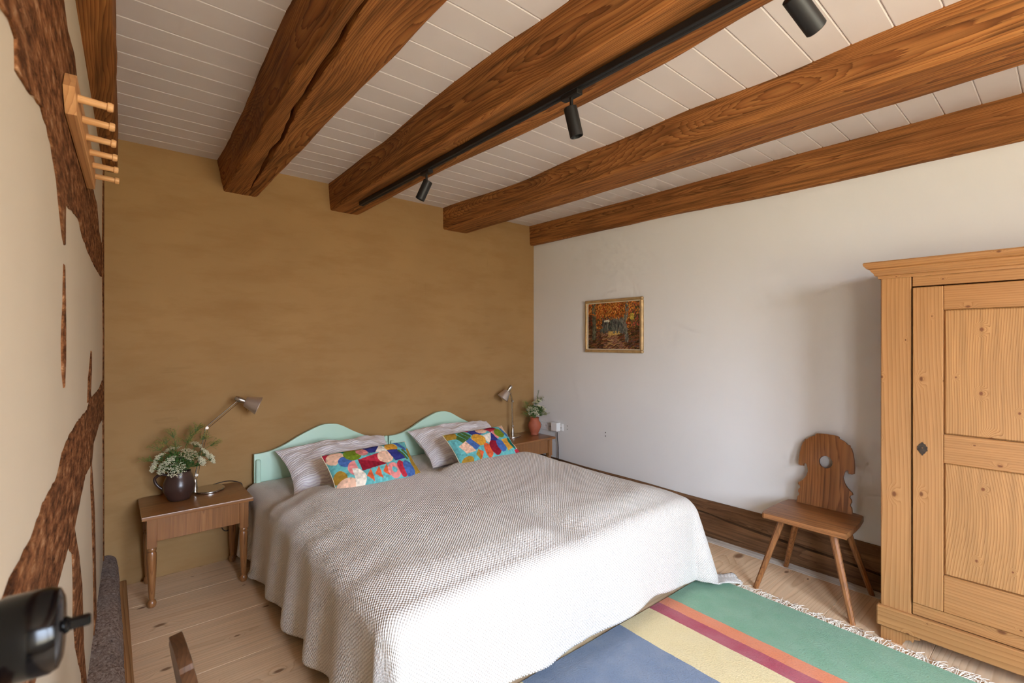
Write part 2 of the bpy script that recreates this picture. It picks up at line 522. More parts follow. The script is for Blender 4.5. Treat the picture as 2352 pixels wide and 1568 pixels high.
M_FADED = plain('faded_florets', srgb(206, 196, 158), .8, var=.15, scale=60)
M_GOLD = plain('gilded_wood', srgb(186, 152, 102), .45, metal=.25, var=.2, scale=25)
M_LINER = plain('cream_slip', srgb(220, 206, 176), .6)
M_IRON = plain('dark_iron', srgb(74, 66, 58), .5, metal=.7, var=.3, scale=60)
M_FRINGE = plain('cream_fringe', srgb(232, 222, 206), .9)
M_HOLE = plain('dark_hole', srgb(18, 16, 15), .9)
M_MATTRESS = plain('white_ticking', srgb(222, 216, 208), .85)

# ================================================================== STRUCTURE
BACK_Y, RIGHT_X, CEIL_Z = 3.66, 3.40, 2.65
def left_x(y): return -0.1298 + 0.03 * y

# floor: wide boards along X
floor = struct(obj('floor', MB().box((1.6, 1.0, -.075), (3.9, 5.5, .09)), M_DARKGAP, smooth=None), 'wide pale softwood floorboards')
joints = [3.655, 3.325, 2.912, 2.474, 2.07, 1.66, 1.285, .86, .43, .02, -.38, -.80, -1.2, -1.6]
for a, b in zip(joints, joints[1:]):
    w = a - b - .0016
    obj('floorboard', MB().box((0, 0, 0), (3.29, w, .03), .0012), M_FLOOR, floor, smooth=None, loc=(1.675, (a + b) / 2, -.015))
obj('edge_board', MB().box((0, 0, 0), (.105, 5.25, .03), .001), M_FEDGE, floor, smooth=None, loc=(3.3745, 1.03, -.0148), label='pale limed edge board')

# ceiling: painted tongue and groove boards along X
ceiling = struct(obj('ceiling', MB().box((1.6, 1.03, CEIL_Z + .05), (3.9, 5.5, .06)), M_BOARD, smooth=None), 'white painted board ceiling')
PITCH = .1406
bd = mesh_of('ceiling_board', MB().box((0, 0, 0), (3.62, PITCH - .0012, .018), .0042), M_BOARD)
y = 3.537 + PITCH
while y > -1.6:
    o = link('ceiling_board', bd, ceiling, (1.62, y - PITCH / 2 if y < 3.6 else 3.537 + PITCH / 2, CEIL_Z + .009))
    y -= PITCH

# back wall, right wall
wall_back = struct(obj('wall_back', MB().box((1.65, BACK_Y + .1, 1.32), (3.9, .2, 2.8)), M_OCHRE, smooth=None), 'ochre clay plastered wall behind the bed')
wall_right = struct(obj('wall_right', MB().box((RIGHT_X + .1, 1.03, 1.485), (.2, 5.5, 2.47)).box((RIGHT_X + .14, 1.03, .09), (.12, 5.5, .319)), M_WHITE, smooth=None), 'white plastered wall')

# front wall with window opening
def wall_with_hole(u0, u1, z0, z1, h, place):
    m = MB()
    for a, b, c, d in ((u0, h[0], z0, z1), (h[1], u1, z0, z1), (h[0], h[1], z0, h[2]), (h[0], h[1], h[3], z1)):
        place(m, a, b, c, d)
    return m
m = wall_with_hole(-.5, 3.6, -.05, 2.75, WIN_F, lambda m_, a, b, c, d: m_.box(((a + b) / 2, FRONT_Y - .09, (c + d) / 2), (b - a, .18, d - c)))
wall_front = struct(obj('wall_front', m, M_CREAM, smooth=None), 'cream plastered window wall')
# left wall, slightly out of square
LA = math.atan(.03)
def left_M():
    # local frame: x out of the wall into the room, y along wall
    return Matrix.Translation((-0.1298, 0, 0)) @ Matrix.Rotation(-LA, 4, 'Z')
LM = left_M()
m = wall_with_hole(-1.75, 3.7, -.05, 2.75, WIN_L, lambda m_, a, b, c, d: m_.box((-.12, (a + b) / 2, (c + d) / 2), (.24, b - a, d - c)))
wall_left = struct(obj('wall_left', m, M_CREAM, smooth=None), 'cream plastered timber framed wall')
wall_left.matrix_world = LM

def window(name, w, h, parent_M):
    root = bpy.data.objects.new(name, None); COL.objects.link(root); root['kind'] = 'structure'
    root['label'] = 'white painted casement window'
    root.matrix_world = parent_M
    for sgn in (-1, 1):
        obj('window_jamb', MB().box((sgn * (w / 2 - .025), 0, h / 2), (.05, .06, h), .004), M_PLASTIC, root, smooth=None)
        obj('window_rail', MB().box((0, 0, h / 2 + sgn * (h / 2 - .025)), (w - .1, .06, .05), .004), M_PLASTIC, root, smooth=None)
    obj('window_mullion', MB().box((0, 0, h / 2), (.06, .06, h - .1), .004), M_PLASTIC, root, smooth=None)
    for sgn in (-1, 1):
        pw = (w - .1 - .06) / 2
        # casements stand open outwards, so only the frame is left in the opening
        obj('casement_stub', MB().box((sgn * (w / 2 - .055), -.02, h / 2), (.02, .03, h - .12), .003), M_PLASTIC, root, smooth=None)
    return root
window('window_1', WIN_F[1] - WIN_F[0], WIN_F[3] - WIN_F[2], Matrix.Translation(((WIN_F[0] + WIN_F[1]) / 2, FRONT_Y - .12, WIN_F[2])))
window('window_2', WIN_L[1] - WIN_L[0], WIN_L[3] - WIN_L[2], LM @ Matrix.Translation((-.17, (WIN_L[0] + WIN_L[1]) / 2, WIN_L[2])) @ Matrix.Rotation(PI / 2, 4, 'Z'))

# exposed timbers in the left wall (rails, posts) let in flush with the plaster
TIMB = {
 'timber_rail': [[(0.30, 1.90), (0.55, 1.89), (0.724, 1.880), (0.847, 1.864), (0.919, 1.881), (0.96, 1.875), (0.966, 1.832), (1.058, 1.845), (1.202, 1.87), (1.282, 1.867), (1.368, 1.837), (1.436, 1.806), (1.476, 1.76), (1.546, 1.697), (1.584, 1.686), (1.594, 1.786), (1.796, 1.81), (1.979, 1.826), (2.131, 1.798), (2.4, 1.786), (2.782, 1.781), (3.272, 1.792), (3.40, 1.80), (3.42, 1.99), (3.364, 1.974), (3.103, 1.994), (2.916, 2.085), (2.632, 2.086), (2.377, 2.173), (2.131, 2.225), (1.904, 2.213), (1.822, 2.255), (1.635, 2.235), (1.546, 2.259), (1.468, 2.273), (1.39, 2.281), (1.0, 2.26), (.6, 2.28), (.3, 2.26)],
  [(3.461, 1.239), (3.186, 1.217), (2.472, 1.225), (2.354, 1.201), (1.948, 1.21), (1.645, 1.201), (1.546, 1.187), (1.443, 1.154), (1.32, 1.152), (1.229, 1.15), (1.104, 1.131), (1.008, 1.13), (0.925, 1.131), (0.891, 1.125), (0.76, 1.124), (0.636, 1.125), (0.40, 1.12), (0.40, .93), (0.928, 0.915), (1.118, 0.883), (1.334, 0.91), (1.502, 0.922), (1.645, 0.927), (1.809, 0.925), (1.995, 0.953), (2.207, 0.986), (2.549, 0.961), (2.661, 1.021), (3.103, 1.043), (3.461, 1.025)]],
 'timber_post': [[(1.645, 0.935), (1.783, 0.868), (1.809, 0.775), (1.809, 0.686), (1.876, 0.563), (2.078, 0.378), (2.207, 0.166), (2.24, .05), (2.42, .05), (2.288, 0.228), (2.149, 0.426), (2.078, 0.669), (1.948, 0.818), (1.809, 0.935)],
  [(1.575, 1.639), (1.594, 1.519), (1.594, 1.402), (1.57, 1.34), (1.537, 1.383), (1.528, 1.455), (1.556, 1.538)],
  [(2.549, 1.415), (2.549, 1.336), (2.497, 1.245), (2.549, 1.225), (2.354, 1.225), (2.4, 1.311), (2.497, 1.373)],
  [(2.549, 0.966), (2.661, 0.838), (2.751, 0.703), (2.815, 0.472), (2.881, 0.19), (2.71, .19), (2.751, 0.217), (2.675, 0.522), (2.604, 0.745), (2.523, 0.888)],
  [(3.56, 2.45), (3.50, 2.2), (3.47, 2.0), (3.50, 1.7), (3.56, 1.5), (3.53, 1.25), (3.49, 1.1), (3.53, .9), (3.57, .6), (3.58, .2), (3.64, .2), (3.64, 2.45)]],
}
def rag(poly, step=.03, amp=.006):
    out = []
    for i in range(len(poly)):
        a, b = poly[i], poly[(i + 1) % len(poly)]
        d = math.hypot(b[0] - a[0], b[1] - a[1]); n = max(1, int(d / step))
        for k in range(n):
            t = k / n
            x, z = a[0] + (b[0] - a[0]) * t, a[1] + (b[1] - a[1]) * t
            out.append((x + amp * fn(x * 31, z * 31, 1.7), z + amp * fn(x * 31, z * 31, 9.1)))
    return out
for nm, polys in TIMB.items():
    for p in polys:
        mb = prism_mesh(rag(p), (), .06, .003)
        o = obj(nm, mb, M_RAIL_TIMBER, wall_left, smooth=.5)
        # shape lies in (y,z) of the wall, thickness along x, 5 mm proud
        o.matrix_local = Matrix(((0, 0, 1, -.0255), (1, 0, 0, 0), (0, 1, 0, 0), (0, 0, 0, 1)))

# rough sill at the foot of the left wall and its trim board
def timber_loft(y0, y1, n, ring_fn):
    m_ = MB(); rings = []
    for k in range(n):
        t = k / (n - 1)
        rings.append(ring_fn(y0 + (y1 - y0) * t))
    return m_.loft(rings)
def sill_ring(yy):
    xr = .047 + .006 * fn(yy * 5, 3.3); zt = .195 + .012 * fn(yy * 4, 7.7)
    xl = left_x(yy) - .08
    pts = []
    base = [(xl, .0), (xr, .0), (xr + .004, .06), (xr - .002, .14), (xr - .016, zt - .012), (xr - .035, zt), (.0, zt + .004), (xl, zt)]
    for i, (a, b) in enumerate(zip(base, base[1:] + base[:1])):
        for k in range(4):
            t = k / 4
            x_, z_ = a[0] + (b[0] - a[0]) * t, a[1] + (b[1] - a[1]) * t
            pts.append((x_ + .006 * fn(x_ * 40, yy * 26, z_ * 40), yy, max(0, z_ + .005 * fn(x_ * 40 + 5, yy * 26, z_ * 40))))
    return pts
sl = obj('sill_beam', timber_loft(-.3, 3.65, 200, sill_ring), M_SILLL, wall_left, smooth=.8, label='weathered grey sill timber')
sl.data.transform(LM.inverted())
bl = struct(obj('baseboard_left', MB().box((.067, 1.68, .016), (.034, 3.95, .034), .003), M_TRIM, smooth=None), 'narrow wooden trim board')

# sill beam at the foot of the right wall, with a long crack
def sillr_ring(yy):
    zt = .268 + .012 * fn(yy * 1.3, 2.2) + .012 * (yy - .7) / 1.3
    zt = min(zt, .30)
    crack = .20 - .085 * (2.05 - yy) / 1.2 + .018 * fn(yy * 3.1, 5.5)
    crack = max(.035, min(.24, crack))
    w = .0055 + .004 * max(0, .4 + fn(yy * 2.0, 8.8))
    bow = .012 * math.sin((yy + .2) * 1.4)
    zs = [0, .012, .03]
    cz = [crack - w - .004, crack - w, crack, crack + w, crack + w + .004]
    fill = [z_ for z_ in np.linspace(.03, zt - .012, 14)]
    pts = []
    n_lo, n_hi = 7, 9
    los = list(np.linspace(0.0, cz[0], n_lo)); his = list(np.linspace(cz[-1], zt - .006, n_hi))
    prof = [(z_, 0) for z_ in los] + [(cz[1], .0), (cz[2], -.05), (cz[3], .0)] + [(z_, 0) for z_ in his]
    out = []
    for z_, dp in prof:
        x_ = RIGHT_X - .010 + .004 * fn(yy * 6, z_ * 22, 3) + .003 * fn(yy * 21, z_ * 60, 4)
        if z_ < .05: x_ += .020 * (1 - z_ / .05)
        out.append((x_ - dp, yy, z_))
    out.append((RIGHT_X - .006, yy, zt + .001)); out.append((RIGHT_X + .075, yy, zt + .001)); out.append((RIGHT_X + .075, yy, 0))
    return out
obj('sill_beam', timber_loft(-.6, 3.655, 300, sillr_ring), M_SILLR, wall_right, smooth=.7, label='dark old sill timber with a long crack')

# ------------------------------------------------------------------ ceiling beams
def beam(label, Lt, Lb, Rb, Rt, zb, crack=None, seed=0.0, cw=.006, rough=1.0):
    """four measured edge tables x(y) and bottom z(y)"""
    m_ = MB(); rings = []
    ys = np.linspace(3.665, -1.6, 210)
    for yy in ys:
        lt, lb, rb, rt = lerp_tab(Lt, yy), lerp_tab(Lb, yy), lerp_tab(Rb, yy), lerp_tab(Rt, yy)
        z_ = lerp_tab(zb, yy)
        lt += .007 * fn(yy * 2.6, seed, 1) * rough; rb += .006 * fn(yy * 2.9, seed, 2) * rough
        lb += .005 * fn(yy * 3.3, seed, 3); z_ += .004 * fn(yy * 2.1, seed, 4)
        ch = .016 + .008 * fn(yy * 1.7, seed, 5)
        top = 2.668
        pts = []
        def seg(a, b, n):
            for k in range(n):
                t = k / n
                pts.append([a[0] + (b[0] - a[0]) * t, yy, a[1] + (b[1] - a[1]) * t])
        seg((lt, top), (lb, z_ + ch), 10)
        seg((lb, z_ + ch), (lb + ch * .3, z_ + ch * .3), 2)
        seg((lb + ch * .3, z_ + ch * .3), (lb + ch, z_), 2)
        xs = [lb + ch, rb - ch]
        if crack is not None:
            cx = lerp_tab(crack, yy) + .010 * fn(yy * 4.0, seed, 6) + .004 * fn(yy * 13.0, seed, 7)
            w = cw * max(.15, .75 + 1.0 * fn(yy * 1.9, seed, 8))
            w *= min(1.0, max(0.05, (3.66 - yy) * 1.2 + .12))
            cx = min(max(cx, xs[0] + .03), xs[1] - .03)
            seg((xs[0], z_), (cx - w - .004, z_), 8)
            pts.append([cx - w - .004, yy, z_]); pts.append([cx - w, yy, z_ + .002])
            pts.append([cx - w * .2, yy, z_ + .055]); pts.append([cx + w * .2, yy, z_ + .055])
            pts.append([cx + w, yy, z_ + .002]); pts.append([cx + w + .004, yy, z_])
            seg((cx + w + .008, z_), (xs[1], z_), 8)
        else:
            seg((xs[0], z_), (xs[1], z_), 16)
        seg((rb - ch, z_), (rb - ch * .3, z_ + ch * .3), 2)
        seg((rb - ch * .3, z_ + ch * .3), (rb, z_ + ch), 2)
        seg((rb, z_ + ch), (rt, top), 10)
        pts.append([rt, yy, top])
        for p in pts:
            a = .0026 * fn(p[0] * 30, yy * 7, p[2] * 30 + seed) * rough
            if p[2] < top - .02: p[0] += a; p[2] += a * .6
        rings.append([tuple(p) for p in pts])
    m_.loft(rings)
    o = obj('ceiling_beam', m_, M_BEAM, smooth=.9)
    tag(o, label, 'beam', 'old timber ceiling beams')
    return o
def shift(mb_o, c):
    """move mesh so that the object origin sits at c (keeps world position)"""
    me = mb_o.data
    me.transform(Matrix.Translation(-Vector(c))); mb_o.location = c
T = lambda *a: list(a)
b0 = beam('dark ceiling beam set along the cream half-timbered wall', T((3.66, -.16), (-1.6, -.30)), T((3.66, -.10), (-1.6, -.25)), T((3.66, .041), (2.4, .022), (1.8, .014), (-1.6, -.03)), T((3.66, .045), (2.4, .024), (1.8, .016), (-1.6, -.03)), T((3.66, 2.447), (-1.6, 2.45)), seed=1.3)
b1 = beam('broad ceiling beam with a deep black crack along its underside', T((3.66, .552), (2.95, .538), (2.28, .508), (1.78, .490), (-1.6, .47)), T((3.66, .585), (2.95, .57), (2.28, .545), (1.78, .53), (-1.6, .51)), T((3.66, .79), (2.69, .78), (2.04, .775), (1.43, .77), (-1.6, .77)), T((3.66, .928), (2.69, .893), (2.04, .896), (1.43, .898), (-1.6, .90)), T((3.66, 2.452), (-1.6, 2.452)), crack=T((3.6, .712), (2.6, .657), (2.09, .613), (1.77, .598), (1.34, .577), (-1.6, .60)), seed=4.1, cw=.0125, rough=1.4)
b2 = beam('ceiling beam that carries the black lighting track', T((3.66, 1.276), (2.75, 1.262), (2.02, 1.222), (1.56, 1.216), (1.14, 1.238), (-1.6, 1.25)), T((3.66, 1.288), (2.1, 1.268), (1.4, 1.262), (-1.6, 1.27)), T((3.66, 1.513), (2.48, 1.50), (1.45, 1.540), (1.0, 1.540), (.55, 1.502), (-1.6, 1.50)), T((3.66, 1.52), (-1.6, 1.52)), T((3.66, 2.45), (-1.6, 2.45)), seed=8.7)
b3 = beam('wavy-edged ceiling beam just beside the track-light beam on the wardrobe side', T((3.66, 2.290), (2.68, 2.368), (1.985, 2.310), (1.83, 2.326), (1.25, 2.293), (.85, 2.315), (.49, 2.286), (-1.6, 2.28)), T((3.66, 2.295), (2.68, 2.318), (1.25, 2.300), (-1.6, 2.29)), T((3.66, 2.560), (2.02, 2.572), (.93, 2.562), (-1.6, 2.56)), T((3.66, 2.57), (-1.6, 2.57)), T((3.66, 2.460), (-1.6, 2.46)), seed=12.9, rough=1.3)
b4 = beam('half-buried ceiling beam running along the top of the white wall', T((3.66, 3.342), (2.2, 3.366), (1.2, 3.36), (.6, 3.37), (-1.6, 3.38)), T((3.66, 3.345), (2.2, 3.355), (-1.6, 3.36)), T((3.66, 3.45), (-1.6, 3.45)), T((3.66, 3.45), (-1.6, 3.45)), T((3.66, 2.452), (2.2, 2.450), (1.27, 2.428), (-1.6, 2.42)), seed=17.7)
for b_, cx in ((b0, -.03), (b1, .72), (b2, 1.39), (b3, 2.43), (b4, 3.40)):
    shift(b_, (cx, 1.0, 2.55))

# ================================================================== BEDS
def catmull(pts, n=10):
    out = []
    P = [pts[0]] + list(pts) + [pts[-1]]
    for i in range(1, len(P) - 2):
        p0, p1, p2, p3 = [Vector(p) for p in P[i - 1:i + 3]]
        for k in range(n):
            t = k / n
            out.append(.5 * ((2 * p1) + (-p0 + p2) * t + (2 * p0 - 5 * p1 + 4 * p2 - p3) * t * t + (-p0 + 3 * p1 - 3 * p2 + p3) * t ** 3))
    out.append(Vector(pts[-1]))
    return out
HB_W = .972
def make_bed(label, xc):
    t = thing('single_bed', label, 'bed', (xc, 2.55, 0), 0, 'single beds pushed together')
    yb = 3.612 - 2.55
    top = catmull([(-HB_W / 2, .686, 0), (-.40, .692, 0), (-.30, .722, 0), (-.18, .782, 0), (-.05, .832, 0), (0.02, .838, 0), (.10, .822, 0), (.22, .755, 0), (.34, .702, 0), (.43, .688, 0), (HB_W / 2, .690, 0)], 8)
    outer = [(p.x, p.y) for p in top] + [(HB_W / 2, .22), (-HB_W / 2, .22)]
    hb = prism_mesh(outer, (), .026, .003)
    o = obj('headboard', hb, M_MINT, t, smooth=.5, loc=(0, yb, 0), rot=(PI / 2, 0, 0))
    for s_ in (-1, 1):
        obj('headboard_post', MB().box((s_ * (HB_W / 2 - .022), yb - .024, .325), (.030, .030, .65), .006), M_MINT, t, smooth=None)
        obj('side_rail', MB().box((s_ * (HB_W / 2 - .045), -.0, .27), (.025, 2.0, .12), .004), M_MINT, t, smooth=None)
        obj('leg', MB().box((s_ * (HB_W / 2 - .06), -.97, .12), (.05, .05, .24), .005), M_MINT, t, smooth=None)
    obj('footboard', MB().box((0, -.985, .27), (HB_W - .06, .024, .14), .004), M_MINT, t, smooth=None)
    obj('mattress', MB().box((0, .02, .385), (.93, 2.0, .17), .05), M_MATTRESS, t, smooth=.6)
    return t
make_bed('mint green single bed beside the nightstand with the dark jug', .757 + HB_W / 2)
make_bed('mint green single bed beside the nightstand with the terracotta vase', 1.741 + HB_W / 2)

# ---- woven bedspread draped over both beds
def weave_mat():
    m = NT('woven_cream_cotton')
    uv = m.n('UVMap')
    sp = m.n('SeparateXYZ'); m.put(sp.inputs[0], uv.outputs[0])
    wob = m.noise(uv.outputs[0], 38, 2)
    big = m.noise(uv.outputs[0], 5, 3)
    k = 2 * PI / .0150
    u = m.math('ADD', sp.outputs[0], m.math('MULTIPLY', m.math('SUBTRACT', wob.outputs[0], .5), .012))
    v = m.math('ADD', sp.outputs[1], m.math('MULTIPLY', m.math('SUBTRACT', big.outputs[0], .5), .012))
    a = m.math('SINE', m.math('MULTIPLY', u, k)); b = m.math('SINE', m.math('MULTIPLY', v, k))
    h = m.math('MULTIPLY', a, b)
    col = m.ramp(m.math('ADD', m.math('MULTIPLY', h, .5), .5), [(0.0, srgb(200, 191, 178)), (.4, srgb(230, 224, 216)), (1.0, srgb(240, 236, 230))])  # shade in the hollows of the weave is put into the colour
    m.set(color=col, rough=.95, spec=.1, sheen=.1)
    m.bump(h, .62, .0042)
    return m.mat
M_WEAVE = weave_mat()

BX0, BX1, BYH, BYF = .775, 2.64, 3.585, 1.545   # bed top edges
HANG = .545
def sstep(a, b, x):
    t = min(1, max(0, (x - a) / (b - a))); return t * t * (3 - 2 * t)
def top_z(x, y):
    z = .497
    duv = sstep(3.10, 2.88, y + .05 * fn(x * 3, 2.2) + (.10 if x > 1.73 else 0))
    edge = sstep(-.10, .16, x - BX0) * sstep(-.10, .16, BX1 - x) * sstep(-.10, .16, y - BYF)
    hump = .060 + .022 * fn(x * 1.7, y * 1.5, .7) + .004 * fn(x * 5.3, y * 4.4, 3.1)
    mid = math.exp(-((x - 1.715) / .10) ** 2)
    z += duv * (edge * hump + .012)
    z += .035 * duv * edge * math.exp(-((y - 2.72) / .28) ** 2)
    z -= duv * .040 * mid * edge
    # ripples close to the side edge
    rp = sstep(.30, .02, x - BX0) * duv
    z += rp * .003 * math.sin(y * 26 + 3 * fn(y * 2, 1.1)) * sstep(1.5, 1.8, y)
    z += .004 * fn(x * 11, y * 11, 5.5)
    return z
def drape(s, t):
    """cloth coords: s across bed (x), t along bed (y); overhang beyond the edges"""
    a = max(0, BX0 - s); c = max(0, s - BX1); b = max(0, BYF - t)
    x = min(max(s, BX0), BX1); y = max(t, BYF)
    d0 = a + c
    if d0 == 0 and b == 0:
        return (x, y, top_z(x, y))
    sx = -1 if a > 0 else 1
    r = math.hypot(d0, b)
    th = math.atan2(b, d0)                     # 0 side, pi/2 foot
    ztop = top_z(x, y)
    R = .085                                   # rounding of the edge
    if r < R * PI / 2:
        ang = r / R; out = R * math.sin(ang); drop = R * (1 - math.cos(ang))
    else:
        out = R; drop = R + (r - R * PI / 2)
    h = min(1.0, max(0, drop - .03) / .42)
    # folds
    corner = math.sin(2 * th) if (d0 > 0 and b > 0) else 0.0
    side = math.cos(th) if d0 > 0 else 0.0
    foot = math.sin(th) if b > 0 else 0.0
    py = y if b == 0 else BYF
    if sx < 0:
        f = .5 * math.sin((py + .12) * 2 * PI / .36 + 1.3 * fn(py * 1.5, 4.4)) + .5 * fn(py * 4.2, 6.2)
    else:
        f = fn(py * 4.2, 9.2)
    out += side * h * (.020 + .050 * f) * (1 if b == 0 else max(0, 1 - b * 3))
    g = fn(x * 2.4, 2.9) * .7 + .3 * fn(x * 6.1, 8.1)
    out += foot * h * (.018 + .036 * g) * (1 if d0 == 0 else max(0, 1 - d0 * 3))
    if corner > 0:
        out += corner * h * (.14 + .05 * math.cos(4 * th + .6)) if sx > 0 else corner * h * (.055 + .04 * math.cos(4 * th + .8))
    zz = ztop - drop
    fl = .016 + .010 * (1 + fn(s * 9, t * 9, 1.2))
    if zz < fl + .05:
        ex = fl + .05 - zz
        zz = fl + .05 * math.exp(-ex / .05)
        out += max(0, ex - .05) * .9 * (1 + .3 * math.sin(r * 40))
        if zz < fl + .012: zz += .012 * max(0, math.sin(r * 34 + th * 6)) * min(1, corner * 1.5)
    x += sx * math.cos(th) * out if d0 > 0 else 0
    y -= math.sin(th) * out if b > 0 else 0
    return (x, y, zz)
def make_spread():
    st = .0125
    nx = int((BX1 - BX0 + 2 * HANG) / st) + 1
    ny = int((BYH - BYF + HANG) / st) + 1
    vv, uv = [], []
    for j in range(ny):
        t = BYH - (BYH - BYF + HANG) * j / (ny - 1)
        for i in range(nx):
            s = BX0 - HANG + (BX1 - BX0 + 2 * HANG) * i / (nx - 1)
            # the hem is uneven
            if s < BX0: s = BX0 - (BX0 - s) * (.95 + .05 * fn(t * 3.0, 3.3))
            tt = t if t >= BYF else BYF - (BYF - t) * (.885 + .075 * fn(s * 2.2, 5.1) + .09 * sstep(2.1, 2.5, s) + .04 * sstep(1.1, .8, s))
            vv.append(drape(s, tt)); uv.append((s, tt))
    ff = [(j * nx + i, (j + 1) * nx + i, (j + 1) * nx + i + 1, j * nx + i + 1) for j in range(ny - 1) for i in range(nx - 1)]
    me = bpy.data.meshes.new('bedspread')
    me.from_pydata(vv, [], ff)
    ul = me.uv_layers.new(name='UVMap')
    vi = np.empty(len(me.loops), dtype=np.int32); me.loops.foreach_get('vertex_index', vi)
    ul.data.foreach_set('uv', np.array(uv, dtype=np.float32)[vi].ravel())
    me.shade_smooth(); me.materials.append(M_WEAVE); me.update()
    o = link('bedspread', me)
    o.location = (0, 0, 0)
    c = Vector((1.7, 2.5, .0)); me.transform(Matrix.Translation(-c)); o.location = c
    md = o.modifiers.new('thickness', 'SOLIDIFY'); md.thickness = .006; md.offset = -1
    tag(o, 'woven cream bedspread draped over both beds down to the floor', 'bedspread')
    return o
make_spread()

# ---- pillows and cushions
def pillow_mesh(W, H, T, nu=60, nv=40, pinch=.07, wr=.0, seed=0.0, p=2.6):
    m_ = MB()
    def side(sg):
        def f(a, b):
            u, v = a * 2 - 1, b * 2 - 1
            x = W / 2 * u * (1 - pinch * (1 - v * v)); y_ = H / 2 * v * (1 - pinch * (1 - u * u))
            e = max(0, (1 - abs(u) ** p)) ** .55 * max(0, (1 - abs(v) ** p)) ** .55
            z_ = sg * T / 2 * e
            z_ += wr * fn(u * 2.3 + seed, v * 2.3, sg * 3) * e ** .3 + wr * .35 * fn(u * 7 + seed, v * 7, sg * 5) * e ** .3
            return (x, y_, z_)
        return f
    m_.grid(nu, nv, side(1))
    m_.grid(nu, nv, side(-1))
    return m_
def seersucker():
    m = NT('white_lilac_seersucker')
    tc = m.n('TexCoord'); sp = m.n('SeparateXYZ'); m.put(sp.inputs[0], tc.outputs['Object'])
    w = m.noise(m.vec(m.math('MULTIPLY', sp.outputs[0], 14.0), m.math('MULTIPLY', sp.outputs[1], 14.0), sp.outputs[2]), 1.0, 3)
    ph = m.math('ADD', m.math('MULTIPLY', sp.outputs[1], 2 * PI / .017), m.math('MULTIPLY', w.outputs[0], 16.0))
    s = m.math('SINE', ph)
    cr_ = m.noise(m.vec(m.math('MULTIPLY', sp.outputs[0], 70.0), m.math('MULTIPLY', sp.outputs[1], 160.0), 0.0), 1.0, 2)
    h = m.math('ADD', m.math('MULTIPLY', s, .5), m.math('MULTIPLY', cr_.outputs[0], .6))
    col = m.ramp(m.math('ADD', m.math('MULTIPLY', s, .5), .5), [(0, srgb(226, 219, 228)), (.4, srgb(246, 242, 245)), (1, srgb(252, 250, 251))])
    m.set(color=col, rough=.9, spec=.1, sheen=.1)
    m.bump(h, .5, .004)
    return m.mat
M_SEER = seersucker()
def place(o, loc, tilt, rz, roll=0.0):
    o.rotation_mode = 'XYZ'
    R_ = Matrix.Rotation(rz, 4, 'Z') @ Matrix.Rotation(tilt, 4, 'X') @ Matrix.Rotation(roll, 4, 'Z')
    o.matrix_world = Matrix.Translation(loc) @ R_
    return o
pl = obj('bed_pillow', pillow_mesh(.80, .47, .25, wr=.03, seed=1.0, p=2.2, pinch=.09), M_SEER, smooth=3.1)
tag(place(pl, (1.265, 3.305, .605), math.radians(27), math.radians(1)), 'crinkled white pillow against the headboard nearest the dark jug', 'pillow', 'crinkled white bed pillows')
pr = obj('bed_pillow', pillow_mesh(.80, .47, .25, wr=.03, seed=7.0, p=2.2, pinch=.09), M_SEER, smooth=3.1)
tag(place(pr, (2.255, 3.30, .615), math.radians(27), math.radians(-1)), 'crinkled white pillow against the headboard nearest the terracotta vase', 'pillow', 'crinkled white bed pillows')

# printed cushions
TEAL = (104, 186, 186); NAVY = (52, 56, 132); BLUE = (70, 106, 172); REDC = (198, 44, 62); DRED = (150, 26, 44); PINK = (236, 140, 134); PEACH = (242, 192, 160)
OCH = (176, 134, 44); OLV = (120, 142, 32); ORG = (228, 96, 52); CREAMC = (240, 226, 206); GRN = (74, 110, 48); DGR = (16, 112, 96); GOLD = (222, 158, 50)
def raster(shapes, w, h, bg, soft=.9):
    img = np.empty((h, w, 3)); img[:] = bg
    yy, xx = np.mgrid[0:h, 0:w]; X = xx / (w - 1); Y = yy / (h - 1) * (h / w)
    for sh in shapes:
        k, c = sh[0], np.array(sh[1], float)
        if k == 'e':
            cx_, cy_, rx, ry = sh[2:6]; rx *= 1.28; ry *= 1.28; cy_ -= .025
            msk = ((X - cx_) / rx) ** 2 + ((Y - cy_) / ry) ** 2 < 1
            if len(sh) > 6: # half cut: keep side
                ax_, sg = sh[6]
                msk &= ((X - cx_) * sg > 0) if ax_ == 'x' else ((Y - cy_) * sg > 0)
        else:
            P0 = sh[2]; gx_ = sum(p[0] for p in P0) / len(P0); gy_ = sum(p[1] for p in P0) / len(P0)
            P = [(gx_ + (p[0] - gx_) * 1.2, gy_ - .025 + (p[1] - gy_) * 1.2) for p in P0]; msk = np.zeros((h, w), bool)
            n = len(P); j = n - 1
            for i in range(n):
                xi, yi = P[i]; xj, yj = P[j]
                cond = ((yi > Y) != (yj > Y)) & (X < (xj - xi) * (Y - yi) / (yj - yi + 1e-9) + xi)
                msk ^= cond; j = i
        img[msk] = c
    nz = RNG.normal(0, 1, (h // 5 + 1, w // 5 + 1)).repeat(5, 0).repeat(5, 1)[:h, :w]
    img *= (1 + .05 * nz)[..., None]
    # faint cotton ground around every shape: darken the edges of fields a little
    img = img * .90 + img.mean(axis=2, keepdims=True) * .08
    return np.clip(img, 0, 255)
